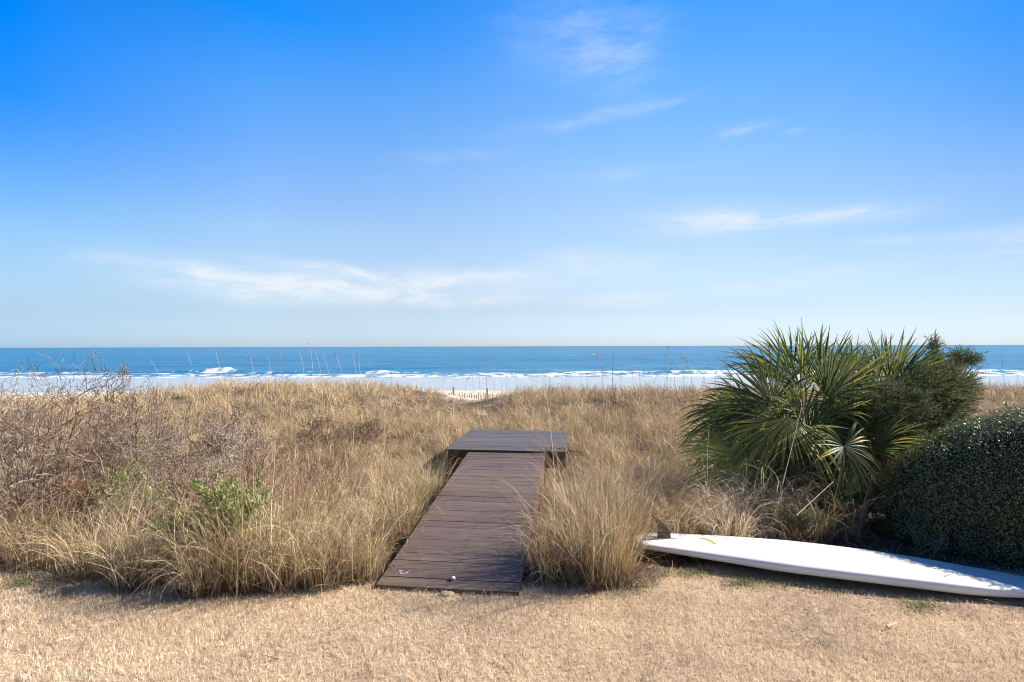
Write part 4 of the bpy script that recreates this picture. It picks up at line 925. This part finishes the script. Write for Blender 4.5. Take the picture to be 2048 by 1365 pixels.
# stray shoots growing out of the clipped surface
ks = rng.integers(0, len(P), 130); mb2 = MB()
for k in ks:
    up_ = nr_[k] * .8 + np.array([0, 0, .7]) + rng.normal(0, .3, 3); up_ /= np.linalg.norm(up_); l_ = rng.uniform(.05, .12)
    ln = P[k] + up_ * l_ * np.linspace(0, 1, 4)[:, None]; tubes(mb2, ln[None], np.full((1, 4), .0018), 3, np.array([.16, .13, .08])); m_ = 9
    leaves(mb2, rng, P[k] + up_ * l_ * rng.uniform(.2, 1, (m_, 1)), up_ + rng.normal(0, .7, (m_, 3)), .022, .011, np.array([.16, .20, .06]), .1)
mb2.build('shoot', M_HEDGE, hg)
# twigs showing at the foot
lv = branching(rng, (-1.1, -.85, 0), 5, .28, .006, .6, 3, (3, 3), .6, .1, .4)
mb = MB()
for P, Rr in lv: tubes(mb, P, np.maximum(Rr, .0018), 4, np.array([.22, .17, .12]))
mb.build('stem', M_TWIG, hg)

# ------------------------------------------------------------------ small things
M_PALE = plain('bleached_wood', (.62, .52, .40), .8, .2, .2, 20, True)
def rod(name, a, b, r, label, cat, bend=.0, mat=None):
    a, b = np.array(a), np.array(b); t = np.linspace(0, 1, 7)[:, None]; P = a + (b - a) * t; P[:, 2] += bend * np.sin(t[:, 0] * math.pi)
    mb = MB(); tubes(mb, (P - a)[None], (r * np.linspace(1, .5, 7))[None], 6); o = mb.build(name, mat or M_PALE); o.location = a; return tag(o, label, cat)
rod('dry_reed', wpt(1552, 1010, 5.7), wpt(1602, 815, 5.9), .006, 'long straight pale stem slanting up in front of the palmetto', 'dry reed')
rod('dry_reed', wpt(1375, 1050, 5.4), wpt(1485, 982, 5.8), .005, 'pale fallen stem slanting among the grass loops behind the board', 'dry reed', .03)
rod('dry_reed', wpt(1590, 1030, 5.2), wpt(1665, 962, 5.4), .006, 'short pale stem slanting in front of the green weeds', 'dry reed')
rod('dry_reed', wpt(585, 1140, 4.5), wpt(514, 985, 4.6), .005, 'pale stem leaning left across the grass beside the leafy shrub', 'dry reed')
rod('dry_reed', wpt(1068, 1165, 4.35), wpt(1088, 1143, 4.4), .004, 'short pale straw sticking out at the ramp foot on the right', 'dry reed', .0)
x1, y1 = gxy(1768, 3.7); x2, y2 = gxy(1790, 3.74); rod('stick', (x1, y1, terr(x1, y1) + .03), (x2, y2, terr(x2, y2) + .035), .009, 'small pale stick lying alone on the lawn at lower right', 'stick')

# sand fence on the seaward foot of the dune
fn_x, fn_y = gxy(905, 26); fence = empty('sand_fence', (fn_x, fn_y, 0), 'low weathered slat sand fence in the gap of the dune by the beach', 'fence')
M_FENCE = plain('weathered_fence_wood', (.40, .33, .26), .9, .1, .3, 10)
for k in range(22):
    xx = (888 + k * 4.6 - 905) / FPX * 26; zt_ = EYE - (788 - 694 + rng.uniform(-3, 3)) / FPX * 26; g_ = float(terr(fn_x + xx, fn_y)) - .1
    mb = MB(); mb.box((0, 0, (zt_ + g_) / 2), (.035, .012, zt_ - g_)); s__ = mb.build('slat', M_FENCE, fence); s__.location = (xx, rng.normal(0, .02), 0); s__.rotation_euler = (0, rng.normal(0, .03), 0)
for pxp, yt in ((833, 772), (907, 775), (974, 778)):
    xx = (pxp - 905) / FPX * 26; zt_ = EYE - (yt - 694) / FPX * 26; g_ = float(terr(fn_x + xx, fn_y)) - .2
    mb = MB(); mb.box((xx, .05, (zt_ + g_) / 2), (.08, .08, zt_ - g_)); mb.build('post', M_FENCE, fence)
for h_ in (.12, .5):
    mb = MB(); xa, xb = (888 - 905) / FPX * 26, (990 - 905) / FPX * 26
    zt_ = EYE - (788 - 694) / FPX * 26 - h_; tubes(mb, np.array([[[xa, .02, zt_], [(xa + xb) / 2, .02, zt_ - .03], [xb, .02, zt_]]]), np.full((1, 3), .008), 4); mb.build('wire', M_FENCE, fence)

# gulls
M_GULL = plain('gull_white', (.75, .75, .75), .7, .2, .1)
def gull(px, py, d, s, bank, label):
    p = wpt(px, py, d); root = empty('gull', tuple(p), label, 'gull'); root.rotation_euler = (0, bank, .6)
    mb = MB(); blob(mb, (0, 0, 0), .14 * s, 2, (.55, 1.5, .5), .03); blob(mb, (0, .24 * s, .03 * s), .07 * s, 1, (1, 1.2, 1), .0); mb.build('body', M_GULL, root, True)
    for sg in (-1, 1):
        mb = MB(); V = np.array([[.04, .10, .02], [.04, -.10, .02], [.32, -.06, .16], [.32, .12, .17], [.66, -.08, .06], [.62, .0, .065]]) * s; V[:, 0] *= sg
        V2 = V.copy(); V2[:, 2] -= .012 * s
        mb.add(np.vstack([V, V2]), [[0, 1, 2, 3], [6, 9, 8, 7], [0, 6, 7, 1], [1, 7, 8, 2], [3, 9, 6, 0], [2, 8, 10, 4], [5, 11, 9, 3], [4, 10, 11, 5], [3, 2, 4, 5], [9, 11, 10, 8]]); mb.build('wing', M_GULL, root)
gull(973, 713, 170, .6, .3, 'tiny white gull low over the sea above the dune gap')
gull(758, 682, 260, .8, -.4, 'tiny pale gull just above the horizon left of centre')
